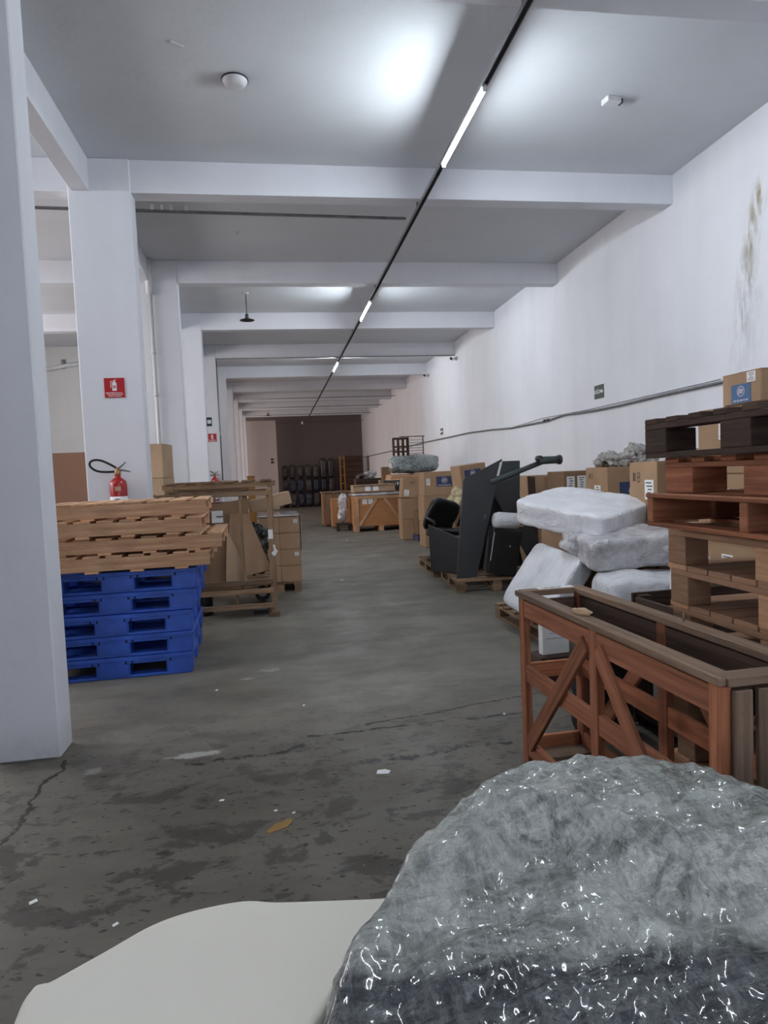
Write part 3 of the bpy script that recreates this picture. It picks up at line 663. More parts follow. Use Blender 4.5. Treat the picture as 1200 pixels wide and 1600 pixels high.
carton((3.35, 14.7, .12), (.24, .45, .53), 'right torn carton of the low pair near the aisle', mat=CARD2, group=GW)
t = thing('crate_tray', 'dark blue plastic tray under the torn cartons', 'tray', (3.25, 14.6, 0)); MB().box((0,0,.02), (.6,.7,.04)).build('base', NAVY, t)
for s in (-1, 1): MB().box((s*.285,0,.075), (.03,.7,.08)).build('side', NAVY, t); MB().box((0,s*.335,.075), (.54,.03,.08)).build('side', NAVY, t)
lump('plastic_bag', YELF, (.50,.4,.42), (3.22, 11.6, 1.0), (0,0,0), 31, 2.6, .07, 5, 20, 'yellowish translucent bag in front of the navy-label carton', 'bag')
carton((3.3, 11.6, 0), (.6, .55, .81), 'tall carton under the yellowish bag', group=GW, mat=CARD2)

# ------------------------------------------------------------------ wrapped white bundles
base = block_pallet('low wooden pallet under the white wrapped bundles', (2.64, 5.78, 0), 1.6, .98, .14, W_OLD, 0.03, None, 8, (.14,.1))
carton((2.86, 6.0, .14), (.62, .66, .74), 'brown carton hidden among the white bundles', mat=CARD)
WG = 'white wrapped bundles'
def frame_rot(ex, ey):
    ex = Vector(ex).normalized(); ey = Vector(ey); ey = (ey-ex*ey.dot(ex)).normalized(); ez = ex.cross(ey)
    return Matrix((ex, ey, ez)).transposed().to_euler()
lump('wrapped_bundle', FOAMW, (.98,.86,.25), (2.75,5.80,1.075), frame_rot((.52,-.84,-.15), (.60,.58,.13)), 1, 9, .014, 3, 40, 'top white wrapped bundle, wide and flat like a cushion', 'wrapped package', WG)
lump('wrapped_bundle', FOAMG, (.86,.46,.27), (2.86,5.14,.815), frame_rot((1,-.10,.07), (.12,1,.12)), 2, 7, .022, 4, 36, 'greyish clear-wrapped bundle directly under the top white one', 'wrapped package', WG)
lump('wrapped_bundle', FOAMW, (.66,.74,.20), (2.29,5.62,.46), frame_rot((.33,0,.46), (-.08,.5,.05)), 3, 9, .012, 3, 36, 'white wrapped bundle leaning at the left onto the pallet edge', 'wrapped package', WG)
lump('wrapped_bundle', FOAMW, (.90,.48,.46), (2.86,4.86,.42), (.03,.02,-.08), 4, 5, .02, 4, 34, 'low white wrapped bundle behind the open crate', 'wrapped package', WG)
lump('wrapped_bundle', FOAMG, (.30,.26,.22), (2.52,5.42,.835), (.2,.2,.3), 5, 3, .03, 6, 24, 'small crumpled clear-wrapped bundle under the left of the top one', 'wrapped package', WG)
lump('wrapped_bundle', FOAMW, (.22,.26,.32), (2.93,4.46,.66), (0,.1,.2), 6, 4, .02, 5, 20, 'small white wrapped bundle touching the pale pallets', 'wrapped package', WG)
carton((2.90, 4.46, .0), (.3, .24, .51), 'low carton under the small white bundle', mat=CARD2)
carton((2.98, 5.36, .14), (.26, .24, .50), 'dark shadowed carton right of the clear-wrapped bundle', mat=CARD2)
# white boards seen through the crate
def sheet(name, label, cat, pts, c, ax, ay, th, mat): o = MB().prism(pts, c, ax, ay, th).build(name, mat); return tag(o, label, cat)
t = thing('paper_covered_board', 'white paper-covered board standing behind the open crate, left', 'board', (1.82, 4.35, 0), .1)
MB().box((0,0,.38), (.20,.06,.32)).build('panel', WHITE, t); MB().box((0,0,.11), (.30,.20,.22)).build('foot', W_DARK, t)
b = MB(); [b.box((0,-.0315,.54-.035*i), (.15-(i % 3)*.03,.001,.006), bev=0) for i in range(7)]; b.build('faint_print', PRINTW, t)
t = thing('paper_covered_board', 'white paper-covered board seen through the middle of the open crate', 'board', (2.14, 4.0, 0), -.1)
MB().box((0,0,.38), (.22,.06,.42)).build('panel', WHITE, t); MB().box((0,0,.085), (.26,.18,.17)).build('foot', W_DARK, t)
# dark crate behind (its top boards show between bundles and pallets)
t = thing('dark_slatted_crate', 'dark brown slatted crate behind the open crate', 'crate', (2.45, 3.35, 0), .05)
for x in (-.42, .42):
    for y in (-.2, .2): MB().box((x, y, .375), (.07,.05,.75)).build('post', W_DARK, t)
for y in (-.23, .23):
    for z, h in ((.715,.09), (.5,.07), (.28,.07), (.06,.1)): MB().box((0, y, z), (.95,.02,h)).build('slat', W_DARK, t)
for x in (-.46, .46):
    for z in (.7,.4,.1): MB().box((x, 0, z), (.02,.42,.08)).build('slat', W_DARK, t)
for i in range(4): MB().box((-.33+.22*i, 0, .1), (.19,.42,.02)).build('floor_board', W_DARK, t)
t = thing('tyre', 'dark ribbed rubber roll behind the open crate', 'tyre', (1.74, 3.50, 0), .3)
MB().lathe([(.10,0), (.15,.01), (.165,.04)] + [(.165+(.006 if k % 2 else -.006), .04+k*.03) for k in range(1, 14)] + [(.165,.47), (.15,.5), (.10,.51)], n=28).build('ribbed_body', RUBBER, t)

# ------------------------------------------------------------------ dark boards on pallets
pal = block_pallet('old pallet under the dark leaning boards, near the aisle', (2.66, 8.55, 0), 1.25, 1.0, .15, W_OLD, -.08, 'old pallets under the dark boards', 7, (.14,.12))
dup(pal, (2.66, 9.95, 0), -.04, 'second old pallet under the black office seats')
def panel(name, label, corners, th, mat, cat='panel', group=None):
    """four corners in space, thickened backwards"""
    P = [Vector(c) for c in corners]; n = (P[1]-P[0]).cross(P[2]-P[0]).normalized()
    P[3].y -= (P[3]-P[0]).dot(n)/n.y if abs(n.y) > .05 else 0
    n = (P[1]-P[0]).cross(P[3]-P[0]).normalized()
    if n.y < 0: n = -n
    bm = bmesh.new(); A = [bm.verts.new(p) for p in P]; B = [bm.verts.new(p+n*th) for p in P]
    bm.faces.new(A); bm.faces.new(B)
    for k in range(4): bm.faces.new((A[k], A[(k+1) % 4], B[(k+1) % 4], B[k]))
    bmesh.ops.recalc_face_normals(bm, faces=bm.faces); bmesh.ops.bevel(bm, geom=bm.edges[:], offset=min(.004, th*.2), segments=1, affect='EDGES')
    me = bpy.data.meshes.new(name); bm.to_mesh(me); bm.free(); me.materials.append(mat)
    o = bpy.data.objects.new(name, me); LINK(o); return tag(o, label, cat, group)
DG = 'dark panels leaning on the pallet'
big = panel('laminate_panel', 'tallest charcoal panel leaning towards the right, white strip at its top edge', [(2.16,8.15,.155), (2.42,8.15,.155), (2.905,8.45,1.625), (2.36,8.5,1.38)], .03, CHAR, group=DG)
MB().prism([(0,0),(.035,0),(.035,.19),(0,.19)], (2.80,8.395,1.40), (1,.15,.2), (.33,.1,1), .002).build('edge_strip', WHITE, big)
MB().prism([(0,0),(.02,0),(.02,.07),(0,.07)], (2.575,8.285,.86), (1,.15,.2), (.33,.2,1), .004).build('catch', STEEL, big)
panel('laminate_panel', 'charcoal panel leaning the other way behind the white roll', [(3.30,8.45,.155), (3.42,8.55,.45), (3.10,8.62,1.36), (2.74,8.55,1.28)], .03, CHAR, group=DG)
panel('laminate_panel', 'very dark panel standing between the two leaning ones', [(2.62,8.75,.155), (3.28,8.8,.155), (3.1,8.85,1.15), (2.70,8.85,1.15)], .03, CHAR2, group=DG)
panel('laminate_panel', 'grey-green panel showing its square top behind the tallest one', [(2.9,9.1,.155), (3.35,9.15,.155), (3.46,9.3,1.60), (3.10,9.25,1.60)], .03, SLATE, group=DG)
panel('laminate_panel', 'narrow slate panel just right of the tallest one', [(2.75,8.9,.155), (2.95,8.9,.155), (3.10,9.0,1.52), (2.88,9.0,1.50)], .025, SLATE, group=DG)
panel('laminate_panel', 'low wide dark grey panel at the left of the pallet', [(1.99,8.85,.155), (2.30,8.42,.155), (2.34,8.46,.60), (2.00,8.9,.78)], .025, CHAR2, group=DG)
panel('laminate_panel', 'dark brown narrow board upright at the right of the boards', [(3.34,8.6,.0), (3.44,8.6,.0), (3.44,8.7,1.36), (3.34,8.7,1.38)], .03, W_DARK, group=DG)
t = thing('black_cabinet', 'black tilted box with a pale worn edge below the white roll', 'cabinet', (2.70, 8.12, .19), -.1, ry=.18)
MB().box((0,0,.28), (.36,.30,.57), bev=.008).build('body', BLACK, t); MB().box((-.166,-.151,.33), (.008,.006,.35), bev=0).build('worn_edge', PVC, t); MB().box((.05,-.152,.36), (.015,.004,.015), bev=0).build('screw_cap', PVC, t)
t = thing('wrapped_roll', 'pale plastic-wrapped roll with a curl of tape on the black box', 'roll', (2.80, 8.05, .845), .1)
MB().lathe([(.02,-.17), (.09,-.165), (.105,-.12), (.105,.12), (.09,.15), (.02,.155)], R=rot(0,PI/2+.12,0), n=20).build('roll', FOAMW, t, True)
MB().tube([Vector((.17+.055*math.cos(a), -.05, -.02+.055*math.sin(a))) for a in [k*.5 for k in range(13)]], .010, 8).build('tape_curl', CARD3, t, True)
t = thing('metal_bar', 'dark bar with a capped end lying across the tops of the boards', 'bar')
MB().tube([(2.60,7.98,1.335), (3.32,8.12,1.56)], .032, 10).build('bar', SLATE, t, True)
MB().tube([(3.25,8.09,1.575), (3.54,8.15,1.578)], .05, 12).build('end_bracket', SLATE, t, True); MB().tube([(3.54,8.15,1.578), (3.565,8.155,1.578)], .062, 12).build('cap', CHAR, t, True)
MB().tube([(3.26,8.05,1.60), (3.26,8.13,1.60)], .04, 12).build('cap', CHAR, t, True)
# black office seats on the second pallet
t = thing('office_chair_parts', 'black office chair base and arms piled on the second pallet', 'chair', (2.45, 9.75, .155), .2)
MB().box((0,0,.03), (.5,.4,.06), bev=.01).build('base_plate', BLACK, t)
o = lump('seat', BLACK, (.55,.5,.16), (0,0,.42), (0,.12,0), 41, 4, .01, 4, 14, parent=t); o = lump('backrest', BLACK, (.5,.14,.55), (.02,.2,.66), (.35,.3,.1), 42, 4, .01, 4, 14, parent=t)
MB().tube([(0,0,.05), (0,0,.38)], .03, 10).build('gas_lift', BLACK, t)
for s in (-1, 1): MB().tube([(s*.27,-.18,.5), (s*.29,-.2,.62), (s*.29,.05,.66), (s*.27,.15,.5)], .022, 8).build('armrest', BLACK, t, True)
for k in range(5): a = k*2*PI/5; MB().tube([(0,0,.08), (.26*math.cos(a),.26*math.sin(a),.06)], .02, 8).build('foot', BLACK, t)
lump('black_bin_bag', BLACK, (.40,.36,.42), (2.48, 9.0, .38), (0,0,0), 43, 2.8, .05, 5, 20, 'black plastic bag between the office chair and the boards', 'bag')
lump('black_bin_bag', BLACK, (.42,.34,.40), (2.55, 10.34, .36), (0,0,.5), 44, 2.8, .05, 5, 20, 'black plastic bag behind the office chair parts', 'bag')
lump('black_bin_bag', BLACK, (.30,.34,.5), (2.98, 9.6, .41), (0,0,.5), 45, 2.8, .05, 5, 20, 'black plastic bag beside the grey-green panel', 'bag')

# ------------------------------------------------------------------ left side: stillage with cardboard
t = thing('timber_stillage', 'weathered brown timber stillage holding flattened cardboard', 'stillage', (0,0,0), 0)
SX0, SX1, SY0, SY1 = -1.30, -.09, 7.42, 8.42
for x in (SX0, SX1):
    for y in (SY0, SY1): MB().box((x, y, .705 if not (x == SX0 and y == SY0) else .69), (.06,.05,1.41 if x == SX1 else 1.38)).build('post', W_OLD, t)
for y in (SY0-.03, SY1+.03):
    for z, h in ((1.345,.05), (.385,.05), (.285,.055), (.125,.055)): MB().box(((SX0+SX1)/2, y, z), (SX1-SX0, .03, h)).build('rail', W_OLD, t)
    for x in (-.76, -.40): MB().box((x, y+.032, .86), (.028,.03,.94)).build('upright_slat', W_OLD, t)
    MB().box((-.48, y+.01, .2), (.03,.03,.14)).build('short_post', W_OLD, t)
for x in (SX0, SX1):
    for z in (1.30, .37, .13): MB().box((x, (SY0+SY1)/2, z), (.03, SY1-SY0, .05)).build('side_rail', W_OLD, t)
for i in range(7): MB().box(((SX0+SX1)/2, SY0+.08+i*.14, .345), (SX1-SX0-.04, .11, .02)).build('floor_board', W_OLD, t)
MB().box((SX1+.0, SY0-.003, .025), (.11,.10,.05)).build('foot', W_OLD, t)
MB().box((SX1-.005, SY0-.0275, .895), (.05,.004,.10), bev=0).build('paper_tag', WHITE, t)
MB().prism([(0,0),(.02,0),(.05,.05),(.03,.07),(.02,.12),(.0,.12),(.01,.06),(-.02,.03)], (SX1+.015,SY0-.03,.66), (1,0,0), (0,0,1), .003).build('torn_tape', WHITE, t)
cg = 'flattened cardboard in the stillage'
o = panel('cardboard_sheet', 'large flattened cardboard sheet filling the left of the stillage', [(-1.12,7.52,.36), (-.47,7.52,.36), (-.30,7.60,1.29), (-1.06,7.60,1.20)], .02, CARD2, 'cardboard', cg)
MB().prism([(0,0),(.12,0),(.12,.13),(0,.13)], (-.715,7.52,1.04), (1,0,0), (0,.08,1), .002).build('paper_label', WHITE, o)
o2 = MB().prism([(0,0),(.07,0),(.07,.012),(.0,.012)], (-.665,7.515,1.10), (1,0,0), (0,.08,1), .001).build('label_print', INK, o)
panel('cardboard_sheet', 'creased cardboard sheet slanting right inside the stillage', [(-.60,7.475,.40), (-.10,7.475,.50), (-.33,7.52,1.12), (-.52,7.52,1.14)], .015, CARD, 'cardboard', cg)
panel('cardboard_sheet', 'narrow folded cardboard flap at the centre of the stillage', [(-.60,7.455,.365), (-.36,7.46,.365), (-.45,7.475,.72), (-.56,7.47,.95)], .008, CARD3, 'cardboard', cg)
lump('black_cloth_bundle', BLACK, (.30,.5,.62), (-.28, 7.95, .70), (0,0,0), 51, 2.6, .07, 6, 22, 'black crumpled bundle behind the slanting cardboard', 'bundle')
t = thing('castor_wheel', 'dark wheel under the stillage deck', 'wheel', (-.22, 7.75, .20))
MB().ring((0,-.03,0), (1,0,0), (0,0,1), .045, .085, -.06).build('tyre', RUBBER, t); MB().tube([(0,.05,0), (0,-.05,0)], .03, 12).build('hub', STEEL, t)
MB().box((0,.0,-.13), (.05,.10,.14)).build('fork', BLACK, t)
t = thing('round_drum', 'dark round drum under the stillage, near the blue pallets', 'drum', (-.88, 7.75, 0)); MB().lathe([(.10,0), (.105,.02), (.105,.22), (.10,.24)]).build('body', BLACK, t); MB().lathe([(.108,.23), (.108,.25), (.02,.255)]).build('lid', CHAR, t)
t = thing('wire_box', 'small dark crate on the floor under the stillage', 'crate', (-.24, 7.62, 0)); MB().box((0,0,.06), (.16,.14,.12)).build('body', BLACK, t); MB().box((0,-.072,.06), (.14,.004,.02)).build('band', STEEL, t)
# timber heap on the stillage top and behind it
t = thing('timber_rack', 'old timber rack lying across the top of the stillage', 'frame', (-.62, 8.0, 1.412))
for y in (-.42,0,.42): MB().box((0,y,.03), (1.2,.07,.055)).build('rail', W_OLD, t)
for i in range(6): MB().box((-.5+.2*i,0,.068), (.12,.95,.02)).build('slat', W_OLD, t)
t = thing('open_timber_crate', 'weathered timber crate behind the stillage', 'crate', (-.84, 9.3, 0), .03)
for x in (-.40, .40):
    for y in (-.4, .4): MB().box((x,y,.68), (.06,.06,1.36)).build('post', W_OLD, t)
for z in (.1,.45,.8,1.15,1.33):
    for y in (-.44,.44): MB().box((0,y,z), (.9,.025,.09)).build('slat', W_OLD, t)
    for x in (-.44,.44): MB().box((x,0,z), (.025,.86,.09)).build('slat', W_OLD, t)
for i in range(5): MB().box((0,-.33+i*.165,1.39), (.94,.13,.02)).build('lid_board', W_OLD, t)
lump('rolled_sacking', CARD2, (.8,.45,.09), (-.84, 9.35, 1.44), (0,0,.1), 53, 2.6, .02, 5, 16, 'rumpled brown sacking on top of the rear timber crate', 'sacking')
t = thing('wooden_box', 'narrow tall orange wooden box standing by the far left pillars', 'box', (-.73, 20, 0)); MB().box((0,0,.78), (.20,.3,1.56)).build('body', W_ORANGE, t); MB().box((0,0,1.575), (.22,.32,.03)).build('lid', W_RED, t)
# cartons behind the near whole pillar
g = 'cartons stacked behind the pillar'
z = 0
for i, (h, l) in enumerate(((.36,'lowest carton behind the pillar with the extinguisher'), (.38,'second carton up behind the extinguisher pillar'), (.40,'third carton up behind the extinguisher pillar'), (.42,'carton second from top behind the extinguisher pillar'), (.425,'topmost pale carton behind the extinguisher pillar'))):
    carton((-1.56, 8.98, z), (.42,.5,h-.001), l, rz=-.12 if i % 2 else -.10, mat=CARD3, group=g); z += h
t = thing('short_timber_post', 'short dark timber post end above the rear rail', 'post', (-1.29, 8.56, 0)); MB().box((0,0,.72), (.07,.07,1.44)).build('post', W_OLD, t); MB().box((0,0,.02), (.14,.14,.04)).build('foot', W_OLD, t)
# boxes on a pallet beside the stillage
block_pallet('small pallet under the strapped brown cartons', (.0, 9.42, 0), 1.0, .54, .13, W_OLD, -.03, None, 6, (.12,.09))
k = 0
bl = ['front left', 'front right', 'rear left', 'rear right']
for lv in range(4):
    for j, (x, y) in enumerate(((-.13,9.13), (.135,9.13), (-.13,9.60), (.135,9.60))):
        carton((x, y, .131+lv*.215), (.262,.45,.213), '%s brown carton in the %s layer of the strapped stack' % (bl[j], ['lowest','second','third','top'][lv]), mat=CARD, tagp=[('-y', .21, .15, .05, .05)] if (lv in (1,3) and j == 1) else None, group='strapped brown cartons', tape=False)
t = thing('clear_strap_wrap', 'strip of whitish wrap over the strapped cartons', 'wrap', (.0, 9.36, .992)); MB().box((0,0,.012), (.53,.94,.02), bev=.006).build('sheet', FOAMG, t)
MB().box((.285,.0,-.25), (.006,.9,.5), bev=.002).build('side_flap', FOAMG, t)
o = carton((-.09, 9.65, 1.085), (.56,.5,.17), 'flat orange-brown carton tilted on top of the strapped cartons', rz=.05, ry=-.20, mat=CARD3, tape=False)

# ------------------------------------------------------------------ middle distance
t = thing('plywood_crate', 'orange plywood crate with diagonal battens in mid aisle', 'crate', (2.66, 18.05, 0))
W_, D_, H_ = 1.42, 1.05, .80
MB().box((0,0,.13+H_/2), (W_, D_, H_), bev=.005).build('panel_body', W_PLY, t)
for x in (-.64, .64): MB().box((x, -D_/2-.012, .13+H_/2), (.11,.024,H_)).build('batten', W_PINE, t)
MB().box((0,-D_/2-.012,.93-.04), (W_-.24,.022,.08)).build('batten', W_PINE, t)
for s in (-1, 1):
    a = math.atan2(.62, -s*.40); MB().box((s*.34, -D_/2-.013, .50), (.82,.022,.075), rot(0,-math.atan2(.62, -s*.42) if s < 0 else -math.atan2(.62, -.42), 0)).build('diagonal_batten', W_PINE, t)
for x in (-.64, 0, .64): MB().box((x, 0, .065), (.12, D_+.04, .13)).build('skid', W_PINE, t)
for x in (-.42,-.26): MB().box((x,-D_/2-.003,.78), (.13,.004,.14), bev=0).build('paper_label', WHITE, t)
lump('plastic_cover', FOAMG, (1.5,1.1,.06), (2.66,18.05,.965), (0,0,0), 61, 8, .015, 4, 24, 'grey plastic cover spread on the plywood crate', 'cover')
t = thing('flat_crate', 'flat pale timber crate on the plywood crate, two paper labels', 'crate', (2.55, 18.15, 1.0)); MB().box((0,0,.11), (1.10,.8,.20)).build('body', CARD3, t)
for z in (.03,.19): MB().box((0,-.41,z), (1.14,.02,.045)).build('batten', W_OLD, t)
for x in (-.18,.03): MB().box((x,-.412,.11), (.15,.003,.16), bev=0).build('paper_label', WHITE, t)
t = thing('slatted_crate', 'dark green-grey slatted crate under the wrapped sofa end', 'crate', (3.30, 19.3, 0))
for i in range(9): MB().box((-.28+i*.07,-.3,.65), (.035,.02,1.3)).build('slat', SLATE, t)
MB().box((0,0,1.26), (.62,.6,.05)).build('top', SLATE, t); MB().box((0,0,.6), (.58,.55,1.1)).build('inner_box', CHAR2, t)
t = thing('brown_crate', 'low dark brown crate behind the flat pale crate', 'crate', (3.05, 22.2, 0))
MB().box((0,0,.68), (1.0,.7,1.35)).build('body', W_DARK, t)
for z in (.2,.75,1.28): MB().box((0,-.36,z), (1.04,.02,.12)).build('slat', W_DARK, t)
lump('white_rag', FOAMG, (.42,.3,.24), (3.08, 22.1, 1.47), (0,0,.3), 62, 2.3, .09, 6, 18, 'crumpled white plastic on the low dark brown crate', 'plastic')
lump('dark_rag', SACK, (.26,.3,.16), (2.71, 22.1, 1.43), (0,0,.3), 63, 2.3, .06, 6, 14, 'dark crumpled cloth on the low dark brown crate', 'cloth')
carton((3.43, 21.2, 1.30), (.27,.3,.40), 'small brown carton perched high by the right wall', mat=CARD2)
column(3.45, 21.2, .5, .45, (.65,.649), ['lower carton in the column by the far right wall', 'upper carton in the column by the far right wall'])
# left crate group
t = thing('reddish_crate', 'reddish slatted crate left of the plywood crate', 'crate', (1.75, 20.4, 0))
MB().box((0,0,.5), (.86,.8,.92)).build('body', CARD2, t); MB().box((0,0,1.0), (.92,.85,.04)).build('lid', W_OLD, t)
for x in (-.40,-.1,.2,.42): MB().box((x,-.415,.5), (.07,.025,.96)).build('slat', W_RED, t)
t = thing('orange_box', 'plain orange plywood box in front of the reddish crate', 'box', (1.75, 19.3, 0)); MB().box((0,0,.45), (.50,.5,.78)).build('body', W_PLY, t); MB().box((0,0,.03), (.5,.5,.06)).build('base', W_OLD, t)
lump('grey_bundle', FOAMG, (.26,.4,.80), (1.73, 18.35, .61), (0,.06,0), 64, 3, .04, 5, 20, 'grey wrapped bundle standing left of the plywood crate', 'bundle')
t = thing('bundle_trolley', 'low black trolley under the grey bundle', 'trolley', (1.74, 18.3, 0)); MB().box((0,0,.17), (.42,.5,.05)).build('deck', BLACK, t)
for x in (-.16,.16):
    for y in (-.2,.2): MB().tube([(x-.02,y,.07), (x+.02,y,.07)], .07, 12).build('wheel', RUBBER, t)
# plywood, wrapped sofa, wooden frames
t = thing('plywood_stack', 'thin plywood boards under the wrapped sofa', 'board', (3.30, 16.3, 0))
for i in range(4): MB().box((0,0,1.34+i*.035), (1.24-.02*i,.8,.03)).build('board', W_PINE, t)
MB().box((.16,.08,.66), (.62,.5,1.32)).build('base_box', CARD2, t)
for x in (-.10,.52): MB().box((x,-.3,.66), (.06,.06,1.325)).build('post', W_DARK, t)
lump('wrapped_sofa', QUILT, (1.22,.75,.44), (3.32, 16.25, 1.70), (0,0,0), 65, 4, .03, 4, 30, 'long grey film-wrapped sofa high on the pile by the right wall', 'sofa')
def frame(loc, label, w_, h_):
    t = thing('wooden_trestle', label, 'trestle', loc, 0, 'upturned wooden trestles on the sofa')
    for x in (-w_/2, -w_/6, w_/6, w_/2): MB().box((x,0,h_/2), (.035,.035,h_)).build('upright', W_DARK, t)
    for z in (.10, h_*.5, h_-.02): MB().box((0,.0,z), (w_,.03,.035)).build('crossbar', W_DARK, t)
frame((2.97,16.05,1.905), 'front upturned dark wooden trestle on the wrapped sofa', .34, .42); frame((3.04,16.3,1.905), 'rear upturned dark wooden trestle on the wrapped sofa', .36, .45)
t = thing('wire_rack', 'thin wire rack beside the dark wooden trestles', 'rack', (3.40, 16.2, 1.905))
for x in (-.2,.17): MB().box((x,0,.23), (.022,.022,.46)).build('upright', W_DARK, t)
MB().box((-.1,0,.46), (.62,.022,.02)).build('top_bar', W_DARK, t)
for i in range(6): MB().tube([(-.2,0,.05+.065*i), (.17,0,.05+.065*i)], .006, 6).build('wire', STEEL, t)

# ------------------------------------------------------------------ far end pile
rows = [(.0,.72,'on the floor row'), (.72,.70,'in the middle row'), (1.42,.66,'in the top row')]
DGp = 'dark wrapped bundles against the back wall'; proto = {}
words = ['first', 'second', 'third', 'fourth', 'fifth', 'sixth', 'seventh']
for r, (z0, h, rn) in enumerate(rows):
    for i in range(7):
        x = .42+i*.385; m_ = SACKB if (r < 2 and (i+r) % 3 != 1) else SACK; hh = h+(.28 if (r == 2 and i > 4) else 0)+(.04*(i % 2) if r == 2 else 0)
        key = (m_.name, round(hh, 2), i % 2)
        lab = 'dark wrapped bundle, %s from the left %s by the back wall' % (words[i], rn)
        if key not in proto: proto[key] = lump('dark_bundle', m_, (.34,.5,hh), (x,34.1,z0+hh/2), (0,0,0), 70+i+r*7, 4.5, .02, 4, 12, lab, 'bundle', DGp)
        else:
            c = proto[key].copy(); LINK(c); c.location = (x+random.uniform(-.012,.012),34.1+random.uniform(-.12,.12),z0+hh/2); c.rotation_euler = (0,random.uniform(-.03,.03),random.choice((0,PI))); c.scale = (random.uniform(.9,1),1,random.uniform(.92,1)); c['label'] = lab
t = thing('tall_slatted_crate', 'tall brown slatted crate in the far right corner', 'crate', (3.70, 32.8, 0))
MB().box((0,0,1.2), (.82,.5,2.4)).build('body', W_DARK, t)
for i in range(9): MB().box((0,-.27,.14+i*.27), (.86,.03,.235)).build('slat', plain('dull_brown_paint', (.085,.045,.035), .7) if i == 0 else bpy.data.materials['dull_brown_paint'], t)
t = thing('orange_rack_post', 'orange upright post with rungs beside the far brown crate', 'post', (3.12, 32.2, 0))
for x in (-.1,.1): MB().box((x,0,1.22), (.06,.08,2.44)).build('upright', W_ORANGE, t)
for i in range(6): MB().box((0,0,.3+i*.4), (.14,.05,.05)).build('rung', W_ORANGE, t)

# ------------------------------------------------------------------ debris on the floor
t_ = MB().prism([(-.04,-.015),(.02,-.025),(.035,.0),(.01,.02),(-.03,.018)], (.458,3.29,.001), (1,0,0), (0,1,.1), .004).build('paper_scrap', WHITE); tag(t_, 'crumpled white paper scrap on the bare floor mid-aisle', 'paper')
t_ = MB().prism([(-.05,-.03),(-.01,-.022),(.03,-.012),(.05,.012),(.052,.04),(.03,.045),(.0,.03),(-.02,.032),(-.04,.012),(-.062,-.012)], (-.06,2.87,.001), (1,.2,0), (0,1,.1), .003).build('dry_leaf', plain('dry_leaf_brown', (.26,.15,.045), .7)); tag(t_, 'dry brown leaf on the dirty floor near the camera', 'leaf')
chips = ((-.33,3.18,.012,'just beyond the dark stain near the cream slab'), (-.08,3.02,.009,'left one of the two behind the dry leaf'), (.0,2.98,.008,'right one of the two behind the dry leaf'), (-.95,2.55,.016,'on the dark floor near the left pillar foot'), (-.62,2.35,.012,'nearest to the cream foam slab'), (.10,4.4,.010,'in the middle of the aisle beyond the paper scrap'), (.85,9.6,.03,'far along the aisle beside the dark boards pallet'), (-.5,4.9,.012,'just in front of the blue pallets'), (1.3,3.9,.012,'on the long crack beside the open crate'))
for i, (x, y, s, l) in enumerate(chips):
    t_ = MB().prism([(-s,-s*.5),(s*.8,-s*.7),(s,s*.5),(-s*.6,s*.6)], (x,y,.001), (1,.3*i,0), (-.3*i,1,0), .003).build('floor_chip', WHITE)
    tag(t_, 'tiny pale chip on the floor, '+l, 'debris', 'pale chips on the floor')

# ------------------------------------------------------------------ foreground: cream slab and big film-wrapped upholstery
def outline_slab(name, pts, z0, z1, mat, n=4):
    """closed outline smoothed, domed slightly"""
    P = [Vector((x, y, 0)) for x, y in pts]; m_ = len(P); Q = []
    for i in range(m_):
        p0, p1, p2, p3 = P[i-1], P[i], P[(i+1) % m_], P[(i+2) % m_]
        for k in range(n):
            s = k/n; Q.append(.5*((2*p1)+(p2-p0)*s+(2*p0-5*p1+4*p2-p3)*s*s+(3*p1-p0-3*p2+p3)*s**3))
    return Q
def loft(name, mat, Q, ztop, zbase, rings, label, cat, disp=None, group=None, n_exp=5, nside=10):
    c = sum(Q, Vector())/len(Q); bm = bmesh.new(); prev = None; R_ = []
    for j in range(rings+1):
        ph = (PI/2)*(j/rings)**.8
        rho = math.sin(ph)**(2/n_exp); hz_ = math.cos(ph)**(2/n_exp) if j < rings else 0
        R_.append((rho, hz_))
    R_ = [(j/rings*.9, 1.0) for j in range(rings)]
    R_ += [(.9+.1*math.sin(k/nside*PI/2), None if False else 1-(1-math.cos(k/nside*PI/2))*.35) for k in range(nside+1)]
    R_ += [(1.0, .65-.65*k/8) for k in range(1, 9)]
    loops = []
    for rho, h in R_[1:]:
        loop = []
        for q in Q:
            p = c+(q-c)*rho; zt = ztop(p.x, p.y); z = zbase+(zt-zbase)*h; co = Vector((p.x, p.y, z))
            if disp: co = disp(co, (q-c).normalized(), rho, h)
            loop.append(bm.verts.new(co))
        loops.append(loop)
    cv = bm.verts.new(Vector((c.x, c.y, ztop(c.x, c.y)))); K = len(Q)
    for k in range(K): bm.faces.new((cv, loops[0][k], loops[0][(k+1) % K]))
    for A, B in zip(loops, loops[1:]):
        for k in range(K): bm.faces.new((A[k], B[k], B[(k+1) % K], A[(k+1) % K]))
    bmesh.ops.recalc_face_normals(bm, faces=bm.faces)
    me = bpy.data.meshes.new(name); bm.to_mesh(me); bm.free()
    for p in me.polygons: p.use_smooth = True
    me.materials.append(mat); o = bpy.data.objects.new(name, me); LINK(o); return tag(o, label, cat, group)
Qs = outline_slab('s', [(-.62,1.35), (-.625,1.545), (-.585,1.572), (-.482,1.655), (-.38,1.738), (-.274,1.777), (-.143,1.782), (-.043,1.745), (.10,1.71), (.24,1.69), (.40,1.69), (.36,1.585), (.225,1.49), (.095,1.38), (-.02,1.2), (-.075,.95), (-.07,.6), (-.3,.5), (-.6,.55)], 0, .4, CREAM, 6)
